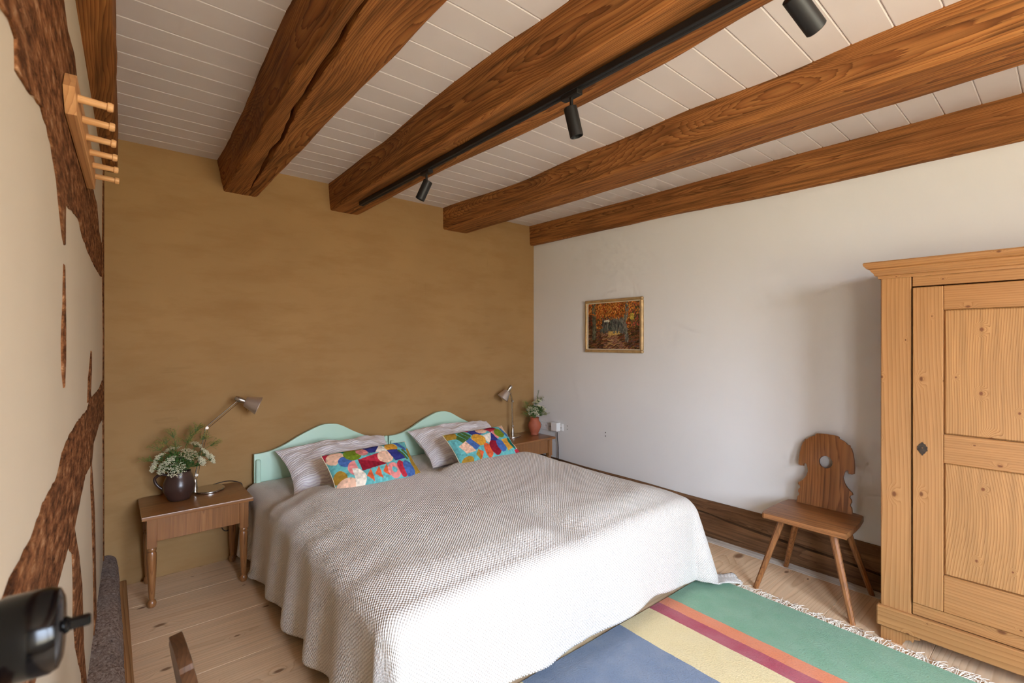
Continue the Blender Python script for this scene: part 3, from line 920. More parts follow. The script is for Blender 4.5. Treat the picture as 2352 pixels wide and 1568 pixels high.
# x to the right 0..1, y upward 0..0.56 (measured from the lower edge)
C1 = [('p', REDC, [(0, .47), (.08, .55), (.04, .56), (0, .56)]), ('e', PEACH, .10, .46, .075, .075), ('p', TEAL, [(.05, .36), (.18, .44), (.16, .36)]),
      ('p', DGR, [(.16, .56), (.25, .56), (.19, .52)]), ('e', BLUE, .16, .38, .055, .06), ('e', OLV, .27, .46, .075, .07), ('e', PINK, .39, .48, .052, .055),
      ('p', NAVY, [(.44, .56), (.62, .56), (.53, .44), (.47, .45)]), ('p', CREAMC, [(.54, .43), (.63, .54), (.71, .43)]), ('e', GOLD, .755, .48, .065, .06), ('p', BLUE, [(.82, .55), (.87, .55), (.95, .42), (.90, .42)]),
      ('p', OCH, [(.15, .56), (.4, .56), (.4, .535), (.3, .535)]),
      ('p', DRED, [(.32, .22), (.57, .24), (.55, .30), (.32, .36)]), ('p', REDC, [(.32, .36), (.54, .40), (.57, .27), (.42, .33)]),
      ('e', PINK, .26, .26, .085, .085, ('x', -1)), ('e', PEACH, .62, .34, .075, .072), ('p', NAVY, [(.69, .42), (.81, .42), (.85, .29), (.73, .27)]),
      ('p', GRN, [(.82, .41), (.85, .41), (.90, .28), (.87, .28)]), ('p', GRN, [(.875, .41), (.905, .41), (.955, .28), (.925, .28)]),
      ('p', OCH, [(.95, .40), (1, .40), (1, 0), (.90, 0), (.89, .12), (.92, .22)]),
      ('e', OCH, .06, .20, .05, .07), ('e', PEACH, .10, .075, .085, .075), ('e', CREAMC, .195, .13, .095, .105, ('x', 1)),
      ('p', ORG, [(.33, .13), (.39, .20), (.40, .07)]), ('p', ORG, [(.43, .14), (.49, .21), (.50, .08)]), ('p', ORG, [(.53, .15), (.585, .22), (.59, .09)]),
      ('e', PINK, .66, .14, .062, .075), ('e', TEAL, .66, .14, .024, .03), ('e', REDC, .765, .145, .045, .082), ('e', BLUE, .845, .13, .052, .088)]
C2 = [('p', OCH, [(0, .56), (.14, .56), (.10, .44), (0, .48)]), ('p', GRN, [(.10, .43), (.14, .48), (.20, .36), (.15, .32)]), ('p', GRN, [(.16, .50), (.20, .53), (.26, .40), (.21, .37)]), ('p', GRN, [(.22, .54), (.26, .56), (.31, .44), (.27, .41)]),
      ('p', REDC, [(.28, .56), (.36, .56), (.33, .51)]), ('p', NAVY, [(.33, .52), (.45, .54), (.50, .44), (.36, .41)]), ('e', PEACH, .53, .50, .07, .05), ('p', DRED, [(.60, .52), (.74, .56), (.82, .46)]), ('p', REDC, [(.60, .52), (.82, .46), (.68, .42)]),
      ('e', PINK, .71, .38, .05, .06), ('e', OLV, .80, .40, .066, .068), ('p', BLUE, [(.87, .48), (.90, .48), (.95, .34), (.90, .34)]), ('p', PEACH, [(.88, .56), (1, .56), (1, .3), (.93, .46)]),
      ('p', CREAMC, [(.46, .38), (.66, .42), (.54, .24)]), ('p', NAVY, [(.66, .42), (.70, .26), (.55, .24)]), ('e', GOLD, .39, .34, .085, .085),
      ('p', BLUE, [(.20, .34), (.27, .38), (.34, .24), (.26, .20)]), ('p', PEACH, [(.08, .30), (.18, .34), (.24, .18), (.12, .18)]),
      ('e', ORG, .46, .15, .05, .085), ('e', DRED, .59, .17, .07, .09), ('e', BLUE, .70, .18, .055, .08), ('p', GOLD, [(.77, .26), (.87, .28), (.90, .14), (.78, .10)]), ('e', DGR, .915, .20, .035, .08),
      ('p', ORG, [(.30, .18), (.36, .13), (.30, .04)]), ('p', OCH, [(.30, .18), (.24, .12), (.30, .04)]), ('e', OCH, .10, .06, .07, .055), ('p', PEACH, [(.95, .24), (1, .12), (.94, .10)]), ('p', REDC, [(.90, .08), (1, .10), (1, 0), (.92, 0)])]
def color_mat(name, bump=.3, scale=220, rough=.9):
    m = NT(name)
    at = m.n('Attribute'); at.attribute_name = 'print'
    tc = m.n('TexCoord')
    nz = m.noise(tc.outputs['Object'], scale, 2)
    m.set(color=at.outputs['Color'], rough=rough, spec=.12)
    m.bump(nz.outputs[0], bump, .003)
    return m.mat
M_PRINT = color_mat('printed_canvas')
def paint_attr(me, img, uvs):
    h, w, _ = img.shape
    lin = img / 255.0
    lin = np.where(lin <= .04045, lin / 12.92, ((lin + .055) / 1.055) ** 2.4)
    a = me.color_attributes.new('print', 'FLOAT_COLOR', 'POINT')
    arr = np.ones((len(me.vertices), 4), np.float32)
    ix = np.clip((uvs[:, 0] * (w - 1)).round().astype(int), 0, w - 1); iy = np.clip((uvs[:, 1] * (h - 1)).round().astype(int), 0, h - 1)
    arr[:, :3] = lin[iy, ix]
    a.data.foreach_set('color', arr.ravel())
def cushion(shapes, seed, label, loc, tilt, rz, W=.54, H=.30):
    nu, nv = 216, 120
    mb = pillow_mesh(W, H, .115, nu, nv, pinch=.05, wr=.008, seed=seed, p=3.2)
    me = mesh_of('cushion', mb, M_PRINT, 3.1, recalc=False)
    img = raster(shapes, nu, nv, TEAL)
    g = np.array([(i / (nu - 1), j / (nv - 1)) for j in range(nv) for i in range(nu)])
    paint_attr(me, img, np.vstack([g, g]))
    o = link('throw_cushion', me)
    tag(o, label, 'cushion', 'printed throw cushions')
    place(o, loc, tilt, rz)
    # cream piping round the seam
    path = []
    for k in range(120):
        t = k / 120 * 4
        sd, f = int(t), t - int(t)
        u, v = [(-1 + 2 * f, -1), (1, -1 + 2 * f), (1 - 2 * f, 1), (-1, 1 - 2 * f)][sd]
        path.append((W / 2 * u * (1 - .05 * (1 - v * v)), H / 2 * v * (1 - .05 * (1 - u * u)), 0))
    path.append(path[0])
    obj('piping', MB().tube(path, .003, 6, cap=False), M_LINER, o, smooth=3.1, label='cream piping')
    return o
cushion(C1, 2.0, 'cushion with geometric print including three orange triangles in a row', (1.275, 2.845, .668), math.radians(40), math.radians(4), W=.58)
cushion(C2, 9.0, 'cushion with geometric print including a navy triangle and green stripes', (2.155, 2.88, .672), math.radians(40), math.radians(3), W=.58)

# ================================================================== NIGHTSTANDS
def make_nightstand(label, loc, W=.53, D=.42, H=.51):
    t = thing('nightstand', label, 'nightstand', loc, 0, 'wooden nightstands with turned legs')
    outer = []
    c = .028
    for x, y_ in ((-W / 2 + c, -D / 2), (W / 2 - c, -D / 2), (W / 2, -D / 2 + c), (W / 2, D / 2 - c), (W / 2 - c, D / 2), (-W / 2 + c, D / 2), (-W / 2, D / 2 - c), (-W / 2, -D / 2 + c)):
        outer.append((x, y_))
    outer = [(-W / 2, -D / 2), (W / 2, -D / 2), (W / 2, D / 2 - .03), (W / 2 - .03, D / 2), (-W / 2 + .03, D / 2), (-W / 2, D / 2 - .03)]
    obj('table_top', prism_mesh(outer, (), .022, .004), M_STAND_H, t, smooth=.5, loc=(0, 0, H - .011))
    lx, ly = W / 2 - .045, D / 2 - .045
    for s_ in (-1, 1):
        obj('apron', MB().box((0, s_ * (ly + .004), H - .022 - .065), (2 * lx - .04, .018, .13), .002), M_STAND_V, t, smooth=None)
        obj('apron', MB().box((s_ * (lx + .004), 0, H - .022 - .065), (.018, 2 * ly - .04, .13), .002), M_STAND_V, t, smooth=None)
    hz = H - .022
    prof = [(.008, 0), (.016, .003), (.0205, .012), (.0215, .022), (.019, .034), (.0125, .042), (.0125, .047), (.014, .055), (.0195, .16), (.0225, .25), (.0222, .288), (.018, .298), (.0225, .306), (.0225, .314), (.019, .320)]
    k = (hz - .16) / .320
    leg = mesh_of('leg', (lambda m_: (m_.lathe([(r, z * k) for r, z in prof], 20), m_.box((0, 0, hz - .08), (.046, .046, .16), .002))[0] and m_)(MB()), M_STAND_V, .6)
    for sx in (-1, 1):
        for sy in (-1, 1):
            link('leg', leg, t, (sx * lx, sy * ly, 0))
    return t
make_nightstand('walnut nightstand carrying the dark jug of flowers', (.405, 3.430, 0), .535, .43, .51)
make_nightstand('walnut nightstand carrying the terracotta vase in the corner', (3.055, 3.455, 0), .53, .385, .53)

# ---- jug and vase
def jug(label, loc):
    t = thing('jug', label, 'jug', loc)
    prof = [(.0, .0), (.048, .0), (.054, .004), (.066, .025), (.0795, .06), (.082, .082), (.078, .105), (.068, .132), (.060, .152), (.059, .166), (.0565, .168), (.054, .165), (.055, .150), (.062, .13), (.070, .10), (.070, .06), (.04, .012), (.0, .010)]
    obj('body', MB().lathe(prof, 36, cap=False), M_JUG, t, smooth=.8)
    path = catmull([(-.058, 0, .148), (-.088, 0, .158), (-.118, 0, .140), (-.116, 0, .112), (-.098, 0, .085), (-.076, 0, .066)], 6)
    obj('handle', MB().tube([tuple(p) for p in path], [.008] * len(path), 10), M_JUG, t, smooth=.9, rot=(0, 0, math.radians(-14)))
    return t
jug('round dark brown pottery jug with a looped handle on the nightstand', (.325, 3.462, .51))
def vase(label, loc):
    prof = [(.0, .0), (.036, .0), (.040, .004), (.037, .014), (.052, .045), (.0645, .085), (.060, .118), (.044, .142), (.041, .156), (.0465, .170), (.044, .171), (.038, .157), (.040, .142), (.05, .11), (.05, .07), (.02, .02), (.0, .018)]
    o = obj('vase', MB().lathe(prof, 32, cap=False), M_TERRA, smooth=.8, loc=loc)
    return tag(o, label, 'vase')
vase('terracotta vase standing on the nightstand in the corner', (3.235, 3.47, .53))

# ---- wild flower bouquets
ICO = None
def blob(m_, c, r, M_=None):
    # octahedron-like floret
    p = [(r, 0, 0), (-r, 0, 0), (0, r, 0), (0, -r, 0), (0, 0, r * .7), (0, 0, -r * .7)]
    m_.add([(c[0] + a, c[1] + b, c[2] + d) for a, b, d in p], [(0, 2, 4), (2, 1, 4), (1, 3, 4), (3, 0, 4), (2, 0, 5), (1, 2, 5), (3, 1, 5), (0, 3, 5)])
def leaf(m_, p, d, L_, w):
    d = Vector(d).normalized(); s_ = d.cross(Vector((0, 0, 1)))
    if s_.length < .1: s_ = Vector((1, 0, 0))
    s_.normalize(); n_ = s_.cross(d)
    p = Vector(p)
    pts = [p, p + d * L_ * .35 + s_ * w - n_ * .1 * w, p + d * L_ * .4 + n_ * w * .25, p + d * L_ * .35 - s_ * w - n_ * .1 * w, p + d * L_ - n_ * w * .8]
    m_.add([tuple(q) for q in pts], [(0, 1, 2), (0, 2, 3), (1, 4, 2), (2, 4, 3)])
def bouquet(label, loc, neck, umbels, sprigs, seed, spread, foliage_n=420, spike=None):
    """umbels: (dx, dy, dz, radius, material) relative to neck; sprigs: loose seed sprays"""
    rd = random.Random(seed)
    t = thing('wildflower_bouquet', label, 'flowers', loc)
    nk = Vector((0, 0, neck))
    stems = MB(); fol = MB()
    for (dx, dy, dz, R_, mat) in umbels:
        top = nk + Vector((dx, dy, dz))
        base = Vector((rd.uniform(-.02, .02), rd.uniform(-.02, .02), .03))
        mid = nk + Vector((dx * .25, dy * .25, dz * .35))
        path = catmull([tuple(base), tuple(nk + Vector((dx * .06, dy * .06, 0))), tuple(mid), tuple(top)], 4)
        stems.tube([tuple(p) for p in path], .0016, 5)
        ax_ = (top - mid).normalized()
        q = ax_.to_track_quat('Z', 'Y').to_matrix()
        um = MB(); nr = int(14 + R_ * 420)
        for k in range(nr):
            rr = R_ * math.sqrt((k + .5) / nr); a = k * 2.39996
            c = top + q @ Vector((rr * math.cos(a), rr * math.sin(a), .22 * R_ - .35 * rr * rr / max(R_, .01) + rd.uniform(-.003, .003)))
            stems.tube([tuple(top - ax_ * R_ * .55), tuple(c)], .0006, 3, cap=False)
            for _ in range(9):
                blob(um, c + Vector((rd.gauss(0, .0045), rd.gauss(0, .0045), rd.gauss(0, .003))), rd.uniform(.0022, .0038))
        obj('flower_umbel', um, mat, t, smooth=None, recalc=False)
        for _ in range(5):
            p = mid.lerp(top, rd.uniform(.0, .8))
            leaf(fol, p, (rd.gauss(0, 1), rd.gauss(0, 1), rd.uniform(-.2, .6)), rd.uniform(.015, .035), rd.uniform(.004, .008))
    sd = MB()
    for (dx, dy, dz) in sprigs:
        top = nk + Vector((dx, dy, dz)); base = nk + Vector((dx * .1, dy * .1, 0))
        mid = nk + Vector((dx * .35, dy * .35, dz * .5))
        stems.tube([tuple(p) for p in catmull([tuple(base), tuple(mid), tuple(top)], 4)], .0012, 4)
        for _ in range(30):
            c = top + Vector((rd.gauss(0, .018), rd.gauss(0, .018), rd.gauss(0, .012)))
            stems.tube([tuple(mid.lerp(top, .75)), tuple(c)], .0006, 3, cap=False)
            for _ in range(3): blob(sd, c + Vector((rd.gauss(0, .004), rd.gauss(0, .004), rd.gauss(0, .003))), rd.uniform(.002, .004))
    for _ in range(foliage_n):
        a = rd.uniform(0, 2 * PI); u = rd.random() ** .6
        p = nk + Vector((spread * .75 * u * math.cos(a), spread * .6 * u * math.sin(a), rd.uniform(-.005, .10) * (1.0 - .2 * u) + .02))
        leaf(fol, p, (math.cos(a) + rd.gauss(0, .4), math.sin(a) + rd.gauss(0, .4), rd.uniform(.1, 1.2)), rd.uniform(.02, .05), rd.uniform(.003, .008))
    if spike:
        top = nk + Vector(spike)
        stems.tube([tuple(nk), tuple(nk.lerp(top, .5) + Vector((.004, 0, 0))), tuple(top)], .0015, 5)
        for k in range(60):
            p = nk.lerp(top, .35 + .65 * k / 60)
            leaf(fol, p, (rd.gauss(0, 1), rd.gauss(0, 1), .8), rd.uniform(.008, .018), rd.uniform(.002, .004))
    o = obj('stems', stems, M_STEM, t, smooth=None, recalc=False); o['kind'] = 'stuff'
    o = obj('foliage', fol, M_LEAF, t, smooth=None, recalc=False); o['kind'] = 'stuff'
    if sprigs:
        o = obj('seed_heads', sd, M_OLIVE, t, smooth=None, recalc=False); o['kind'] = 'stuff'
    return t
bouquet('bouquet of creamy wild umbels and seed sprays in the dark jug', (.325, 3.462, .51), .160,
        [(-.02, -.06, .035, .048, M_FLOWER), (-.085, -.03, .045, .040, M_FLOWER), (.045, -.05, .115, .052, M_FADED), (.135, 0, .095, .040, M_FLOWER), (.165, -.02, .060, .034, M_FLOWER), (.09, .03, .15, .034, M_FADED),
         (-.10, .02, .10, .034, M_FLOWER), (-.03, .04, .14, .036, M_FADED), (-.125, -.02, .055, .030, M_FLOWER), (.03, .02, .075, .036, M_FLOWER), (.11, -.05, .06, .030, M_FLOWER), (-.05, -.04, .09, .03, M_FLOWER)],
        [(-.03, .03, .235), (-.075, .02, .20), (.07, .02, .235), (.10, .02, .265), (-.11, .0, .165), (.19, .0, .155), (.05, .03, .19), (-.15, 0, .10), (.14, .03, .20), (-.02, .02, .17)], 3, .13)
bouquet('bouquet of small white flowers with one tall spike in the terracotta vase', (3.235, 3.47, .53), .165,
        [(-.02, -.03, .09, .038, M_FLOWER), (.05, -.02, .11, .036, M_FLOWER), (.10, -.02, .09, .032, M_FLOWER), (-.08, -.01, .10, .030, M_FADED), (.03, .02, .15, .034, M_FADED), (.075, .02, .165, .028, M_FLOWER), (-.05, 0, .06, .03, M_FLOWER), (.12, .01, .06, .026, M_FADED), (0, -.03, .05, .03, M_FLOWER)],
        [(-.12, .0, .13), (-.10, .01, .16), (-.13, 0, .06), (.10, .02, .19), (.13, -.02, .03)], 5, .11, 380, spike=(.075, .02, .27))

# ---- desk lamps
def desk_lamp(label, loc, pole_off, pts, shade_dir, tip):
    """pts: foot of the arm, elbow, head joint (world offsets from loc)"""
    t = thing('desk_lamp', label, 'lamp', loc, 0, 'aluminium desk lamps with jointed arms')
    obj('base', MB().lathe([(.0, 0), (.088, 0), (.0905, .003), (.0905, .008), (.088, .011), (.0, .012)], 40, cap=False), M_CHROME, t, smooth=.5)
    A, B, Cc = [Vector(p) for p in pts]
    obj('socket_collar', MB().lathe([(.015, 0), (.015, .02), (.011, .07), (.008, .075)], 16, M=Matrix.Translation((A.x, A.y, .011))), M_CHROME, t, smooth=.6)
    A2 = A + Vector((0, 0, .07))
    def arm(p, q, nm):
        d = (q - p).normalized(); s_ = d.cross(Vector((0, 1, 0))).normalized() * .006
        o = obj(nm, MB().tube([tuple(p + s_), tuple(q + s_)], .0042, 8), M_CHROME, t, smooth=.8)
        obj('tension_wire', MB().tube([tuple(p - s_ * 1.3), tuple(q - s_ * 1.3)], .0013, 5), M_CABLE, o, smooth=.8)
        return o
    arm(A2, B, 'lower_arm'); arm(B, Cc, 'upper_arm')
    for p in (B, A2.lerp(B, .12)):
        obj('joint', MB().lathe([(.0, -.011), (.009, -.011), (.009, .011), (.0, .011)], 14, M=Matrix.Translation(p) @ Matrix.Rotation(PI / 2, 4, 'X'), cap=False), M_CHROME, t, smooth=.5)
    obj('spring_rod', MB().tube([tuple(B), tuple(B + (B - Cc).normalized() * .012 + Vector((-.022, 0, .03)))], .0022, 6), M_BRASS, t, smooth=.8)
    d = Vector(shade_dir).normalized()
    q = d.to_track_quat('Z', 'X').to_matrix().to_4x4()
    Mx = Matrix.Translation(Cc) @ q
    obj('lamp_holder', MB().lathe([(.0, -.035), (.013, -.032), (.018, -.018), (.018, .012), (.014, .026), (.014, .04)], 18, M=Mx, cap=False), M_CHROME, t, smooth=.6)
    sh = obj('lamp_shade', MB().lathe([(.014, .030), (.031, .032), (.033, .035), (.0585, .115), (.0575, .116), (.032, .038), (.014, .034)], 32, M=Mx, cap=False), M_SHADE, t, smooth=.6)
    obj('bulb', MB().lathe([(.0, .04), (.012, .045), (.02, .07), (.016, .09), (.0, .098)], 16, M=Mx, cap=False), M_PLASTIC, sh, smooth=.9)
    tp = Vector(tip)
    obj('tilt_pin', MB().tube([tuple(p) for p in catmull([tuple(tp), tuple(tp + Vector((.012, 0, -.02))), tuple(tp + Vector((.013, 0, -.045)))], 4)], .002, 6), M_BRASS, t, smooth=.9)
    return t
lb = Vector((.487, 3.555, .51))
desk_lamp('aluminium desk lamp stretching its arm over the nightstand with the jug', lb, None,
          [(-.072, .0, 0), (-.012, -.02, .40), (.168, -.055, .565)], (.80, -.24, -.36), (.195, -.06, .535))
rb_ = Vector((3.0, 3.545, .53))
desk_lamp('aluminium desk lamp standing tall beside the terracotta vase', rb_, None,
          [(.012, .0, 0), (.0, -.01, .345), (-.065, -.045, .475)], (-.50, .22, -.72), (-.085, -.06, .43))

# ---- cables and sockets
def cable(label, pts, r=.0028):
    o = obj('cable', MB().tube([tuple(p) for p in catmull(pts, 8)], r, 6), M_CABLE, smooth=3.1)
    return tag(o, label, 'cable')
cable('dark lamp cable looping behind the nightstand with the jug', [(.52, 3.64, .517), (.60, 3.645, .525), (.66, 3.61, .517), (.685, 3.60, .49), (.675, 3.635, .40), (.60, 3.64, .34), (.565, 3.645, .27), (.59, 3.64, .20), (.64, 3.635, .22), (.69, 3.63, .30), (.70, 3.63, .12), (.69, 3.62, .006)])
cable('dark cable dropping from the white plug box in the corner', [(3.383, 3.300, .560), (3.380, 3.295, .50), (3.385, 3.29, .42), (3.383, 3.285, .30)], .004)
ob = MB().box((0, 0, 0), (.010, .21, .085), .003)
t = thing('socket_strip', 'white wall socket strip behind the terracotta vase', 'socket', (RIGHT_X, 3.47, .60))
obj('cover_plate', ob, M_PLASTIC, t, smooth=None, loc=(-.005, 0, 0))
for dy in (-.065, 0, .065):
    s_ = obj('socket', MB().lathe([(.0, -.003), (.021, -.003), (.021, .002), (.019, .003), (.0175, -.001), (.0, -.001)], 24, cap=False), M_PLASTIC, t, smooth=.5, loc=(-.0105, dy, .004), rot=(0, -PI / 2, 0))
    for k in (-1, 1):
        obj('pin_hole', MB().lathe([(.0, 0), (.0028, 0), (.0028, .001), (.0, .001)], 10, cap=False), M_HOLE, s_, smooth=None, loc=(0, k * .0095, .0002))
t = thing('plug_box', 'square white plug box on the wall beside the vase', 'plug', (RIGHT_X, 3.312, .615))
obj('housing', MB().box((-.028, 0, 0), (.056, .085, .085), .006), M_PLASTIC, t, smooth=None)
obj('side_plate', MB().box((-.006, -.056, -.002), (.012, .05, .07), .004), M_PLASTIC, t, smooth=None)
obj('pin_hole', MB().lathe([(.0, 0), (.004, 0), (.004, .002), (.0, .002)], 12, cap=False, M=Matrix.Translation((-.0125, -.058, -.008)) @ Matrix.Rotation(-PI / 2, 4, 'Y')), M_HOLE, t, smooth=None)
for yy, zz, lab in ((3.182, .619, 'nearer the plug box'), (2.715, .624, 'farther from the plug box')):
    t = thing('wall_plug', 'pair of small screw holes in the white wall %s' % lab, 'screw hole', (RIGHT_X, yy, zz))
    for dz in (-.016, .016):
        obj('hole', MB().lathe([(.0, 0), (.0045, 0), (.0045, .0015), (.0, .0015)], 10, cap=False, M=Matrix.Translation((-.0012, 0, dz)) @ Matrix.Rotation(-PI / 2, 4, 'Y')), M_IRON, t, smooth=None)

# ================================================================== PAINTING
def paint_forest(w, h):
    rd = np.random.RandomState(5)
    img = np.zeros((h, w, 3)); img[:] = (86, 58, 34)
    def dab(cx, cy, L_, wd, ang, c):
        ca, sa = math.cos(ang), math.sin(ang)
        x0, x1 = int(max(0, cx - L_ - 2)), int(min(w, cx + L_ + 3)); y0, y1 = int(max(0, cy - L_ - 2)), int(min(h, cy + L_ + 3))
        if x1 <= x0 or y1 <= y0: return
        yy, xx = np.mgrid[y0:y1, x0:x1]
        u = (xx - cx) * ca + (yy - cy) * sa; v = -(xx - cx) * sa + (yy - cy) * ca
        k = (u / L_) ** 2 + (v / wd) ** 2 < 1
        img[y0:y1, x0:x1][k] = np.clip(np.array(c) * (1 + rd.normal(0, .10)), 0, 255)
    W = lambda x: x * w
    # ground
    for _ in range(1500):
        x, y_ = rd.rand(), rd.rand() * .42
        c = [(96, 52, 34), (120, 66, 42), (74, 50, 30), (132, 88, 58), (88, 66, 60), (60, 46, 26), (110, 84, 40)][rd.randint(7)]
        if abs(x - (.42 + (y_ - .3) * -.5)) < .10 + (.4 - y_) * .3 and rd.rand() < .5: c = [(152, 116, 86), (170, 132, 84), (134, 92, 80)][rd.randint(3)]
        dab(W(x), y_ * h, 5 + rd.rand() * 4, 1.4, .25 + rd.normal(0, .25), c)
    # distance
    for _ in range(500):
        x, y_ = .25 + rd.rand() * .48, .36 + rd.rand() * .3
        dab(W(x), y_ * h, 6, 1.5, PI / 2 + rd.normal(0, .1), [(70, 78, 70), (90, 96, 84), (58, 56, 54), (112, 112, 98), (84, 74, 70)][rd.randint(5)])
    for _ in range(20): dab(W(.33 + rd.rand() * .1), (.585 + rd.rand() * .04) * h, 2.5, 1.5, rd.rand() * 3, (206, 198, 170))
    for _ in range(60): dab(W(.42 + rd.rand() * .2), (.30 + rd.rand() * .08) * h, 4, 1.4, .2, (196, 160, 88))
    # canopy
    for _ in range(2300):
        x, y_ = rd.rand(), .45 + rd.rand() * .55
        if .28 < x < .72 and y_ < .62 + .1 * rd.rand(): continue
        c = [(176, 104, 38), (150, 82, 34), (192, 124, 52), (128, 62, 30), (110, 78, 34), (168, 66, 38), (206, 148, 78), (84, 58, 30)][rd.randint(8)]
        if x > .82: c = [(96, 84, 48), (150, 66, 58), (70, 74, 44), (170, 96, 54)][rd.randint(4)]
        if x < .10 and y_ < .8: c = [(70, 44, 28), (128, 56, 34), (52, 40, 28)][rd.randint(3)]
        dab(W(x), y_ * h, 2.6 + rd.rand() * 2, 1.8, rd.rand() * 3, c)
    # trunks
    def trunk(xs, y0, y1, wd, cols):
        n = 300
        for _ in range(n):
            t_ = rd.rand(); x = np.interp(t_, np.linspace(0, 1, len(xs)), xs) + (rd.rand() - .5) * wd
            dab(W(x), (y0 + (y1 - y0) * t_) * h, 5, 1.3, PI / 2 + rd.normal(0, .12), cols[rd.randint(len(cols))])
    G = [(112, 112, 96), (134, 130, 112), (84, 82, 72), (120, 106, 100)]
    trunk([.12, .13, .12, .12], .22, .95, .07, [(92, 94, 74), (110, 108, 84), (70, 66, 52)])
    trunk([.76, .75, .74, .70, .75, .76, .75], .16, 1.0, .055, G)
    for xx_ in (.52, .58, .64, .67): trunk([xx_, xx_], .36, .62, .018, [(120, 120, 108), (76, 74, 70)])
    for _ in range(240):
        x, y_ = rd.rand(), .72 + rd.rand() * .28
        dab(W(x), y_ * h, 2.8, 1.8, rd.rand() * 3, [(180, 108, 42), (140, 72, 32), (200, 134, 62)][rd.randint(3)])
    for _ in range(50): dab(W(.82 + rd.rand() * .06), (.62 + rd.rand() * .12) * h, 2.5, 1.6, rd.rand() * 3, (186, 162, 70))
    return np.clip(img, 0, 255)
PW, PH = .625, .472
pt = thing('framed_painting', 'small gilt framed oil painting of an autumn forest path', 'painting', (RIGHT_X, 2.625, 1.592))
pt.rotation_euler = (PI / 2, 0, -PI / 2)      # local x along -Y, local y up, local z out of the wall
fw_ = .024
for s_ in (-1, 1):
    obj('frame_bar', MB().box((0, s_ * (PH / 2 - fw_ / 2), .014), (PW, fw_, .028), .006), M_GOLD, pt, smooth=None)
    obj('frame_bar', MB().box((s_ * (PW / 2 - fw_ / 2), 0, .0142), (fw_, PH - fw_ * 2 + .002, .0284), .006), M_GOLD, pt, smooth=None)
    obj('inner_slip', MB().box((0, s_ * (PH / 2 - fw_ - .004), .010), (PW - 2 * fw_, .008, .020), .002), M_LINER, pt, smooth=None)
    obj('inner_slip', MB().box((s_ * (PW / 2 - fw_ - .004), 0, .0101), (.008, PH - 2 * fw_, .0202), .002), M_LINER, pt, smooth=None)
cw_, ch_ = PW - 2 * fw_ - .012, PH - 2 * fw_ - .012
gx, gy = 200, 148
me = mesh_of('canvas', MB().grid(gx, gy, lambda a, b: ((a - .5) * cw_, (b - .5) * ch_, .012)), color_mat('oil_paint', .35, 160, .5), None, recalc=False)
paint_attr(me, paint_forest(gx, gy), np.array([(i / (gx - 1), j / (gy - 1)) for j in range(gy) for i in range(gx)]))
link('canvas', me, pt)['label'] = 'autumn forest path painted in oils'
obj('back_board', MB().box((0, 0, .005), (PW - .02, PH - .02, .008)), M_DARKGAP, pt, smooth=None)

# ================================================================== TRACK LIGHTING
tr = thing('lighting_track', 'long black lighting track screwed under the ceiling beam', 'lighting track', (1.375, 1.72, 2.43))
obj('rail', MB().box((0, 0, .0), (.034, 3.10, .026), .002), M_BLACK, tr, smooth=None)
obj('rail_groove', MB().box((0, 0, -.0128), (.010, 3.08, .002)), M_HOLE, tr, smooth=None)
obj('end_cap', MB().box((0, 1.553, 0), (.036, .010, .028), .002), M_BLACK, tr, smooth=None)
def spot(label, y_, d):
    t = thing('track_spotlight', label, 'spotlight', (1.375, y_, 2.417), 0, 'black spotlights on the lighting track')
    obj('track_adapter', MB().box((0, 0, -.010), (.032, .09, .020), .003), M_BLACK, t, smooth=None)
    obj('stem', MB().lathe([(.007, -.075), (.007, -.018)], 12), M_BLACK, t, smooth=.6)
    d = Vector(d).normalized(); q = d.to_track_quat('Z', 'X').to_matrix().to_4x4()
    Mx = Matrix.Translation((0, 0, -.078)) @ q
    b = obj('barrel', MB().lathe([(.0, -.022), (.024, -.022), (.0262, -.020), (.0262, .090), (.0245, .092), (.0235, .088), (.0235, .070), (.0, .068)], 28, M=Mx, cap=False), M_BLACK, t, smooth=.5)
    obj('lens', MB().lathe([(.0, .070), (.022, .070), (.022, .071), (.0, .0715)], 24, M=Mx, cap=False), M_PLASTIC, b, smooth=.6)
    return t
spot('black track spotlight farthest along the track, tilted towards the headboards', 2.37, (-.28, .30, -.85))
spot('black track spotlight in the middle of the track, pointing down', 1.265, (.22, -.10, -.95))
spot('large-looking black track spotlight cut off by the top of the picture', .47, (.75, -.25, -.55))

# ================================================================== PEG RAIL
pg = thing('peg_rail', 'pale wooden peg rail with six pegs on the half-timbered wall', 'peg rail', (0, 0, 0))
pg.matrix_world = LM @ Matrix.Translation((.006, 1.885, 2.035))
RL, RH, RT = .80, .095, .022
outer = [(-RL / 2, 0), (-RL / 2 + .05, -RH / 2), (RL / 2 - .05, -RH / 2), (RL / 2, 0), (RL / 2 - .05, RH / 2), (-RL / 2 + .05, RH / 2)]
bo = obj('board', prism_mesh(outer, (), RT, .002), M_RAILB, pg, smooth=.4)
bo.matrix_local = Matrix(((0, 0, 1, RT / 2), (1, 0, 0, 0), (0, 1, 0, 0), (0, 0, 0, 1)))
pegm = mesh_of('peg', MB().lathe([(.0095, 0), (.0088, .035), (.0085, .052), (.0082, .0535), (.0112, .055), (.0115, .061), (.0095, .066), (.0, .067)], 20, M=Matrix.Rotation(PI / 2, 4, 'Y')), M_PEG, .5)
for k in range(6):
    link('peg', pegm, pg, (RT, -.335 + k * .1375, 0), (0, math.radians(4), 0))

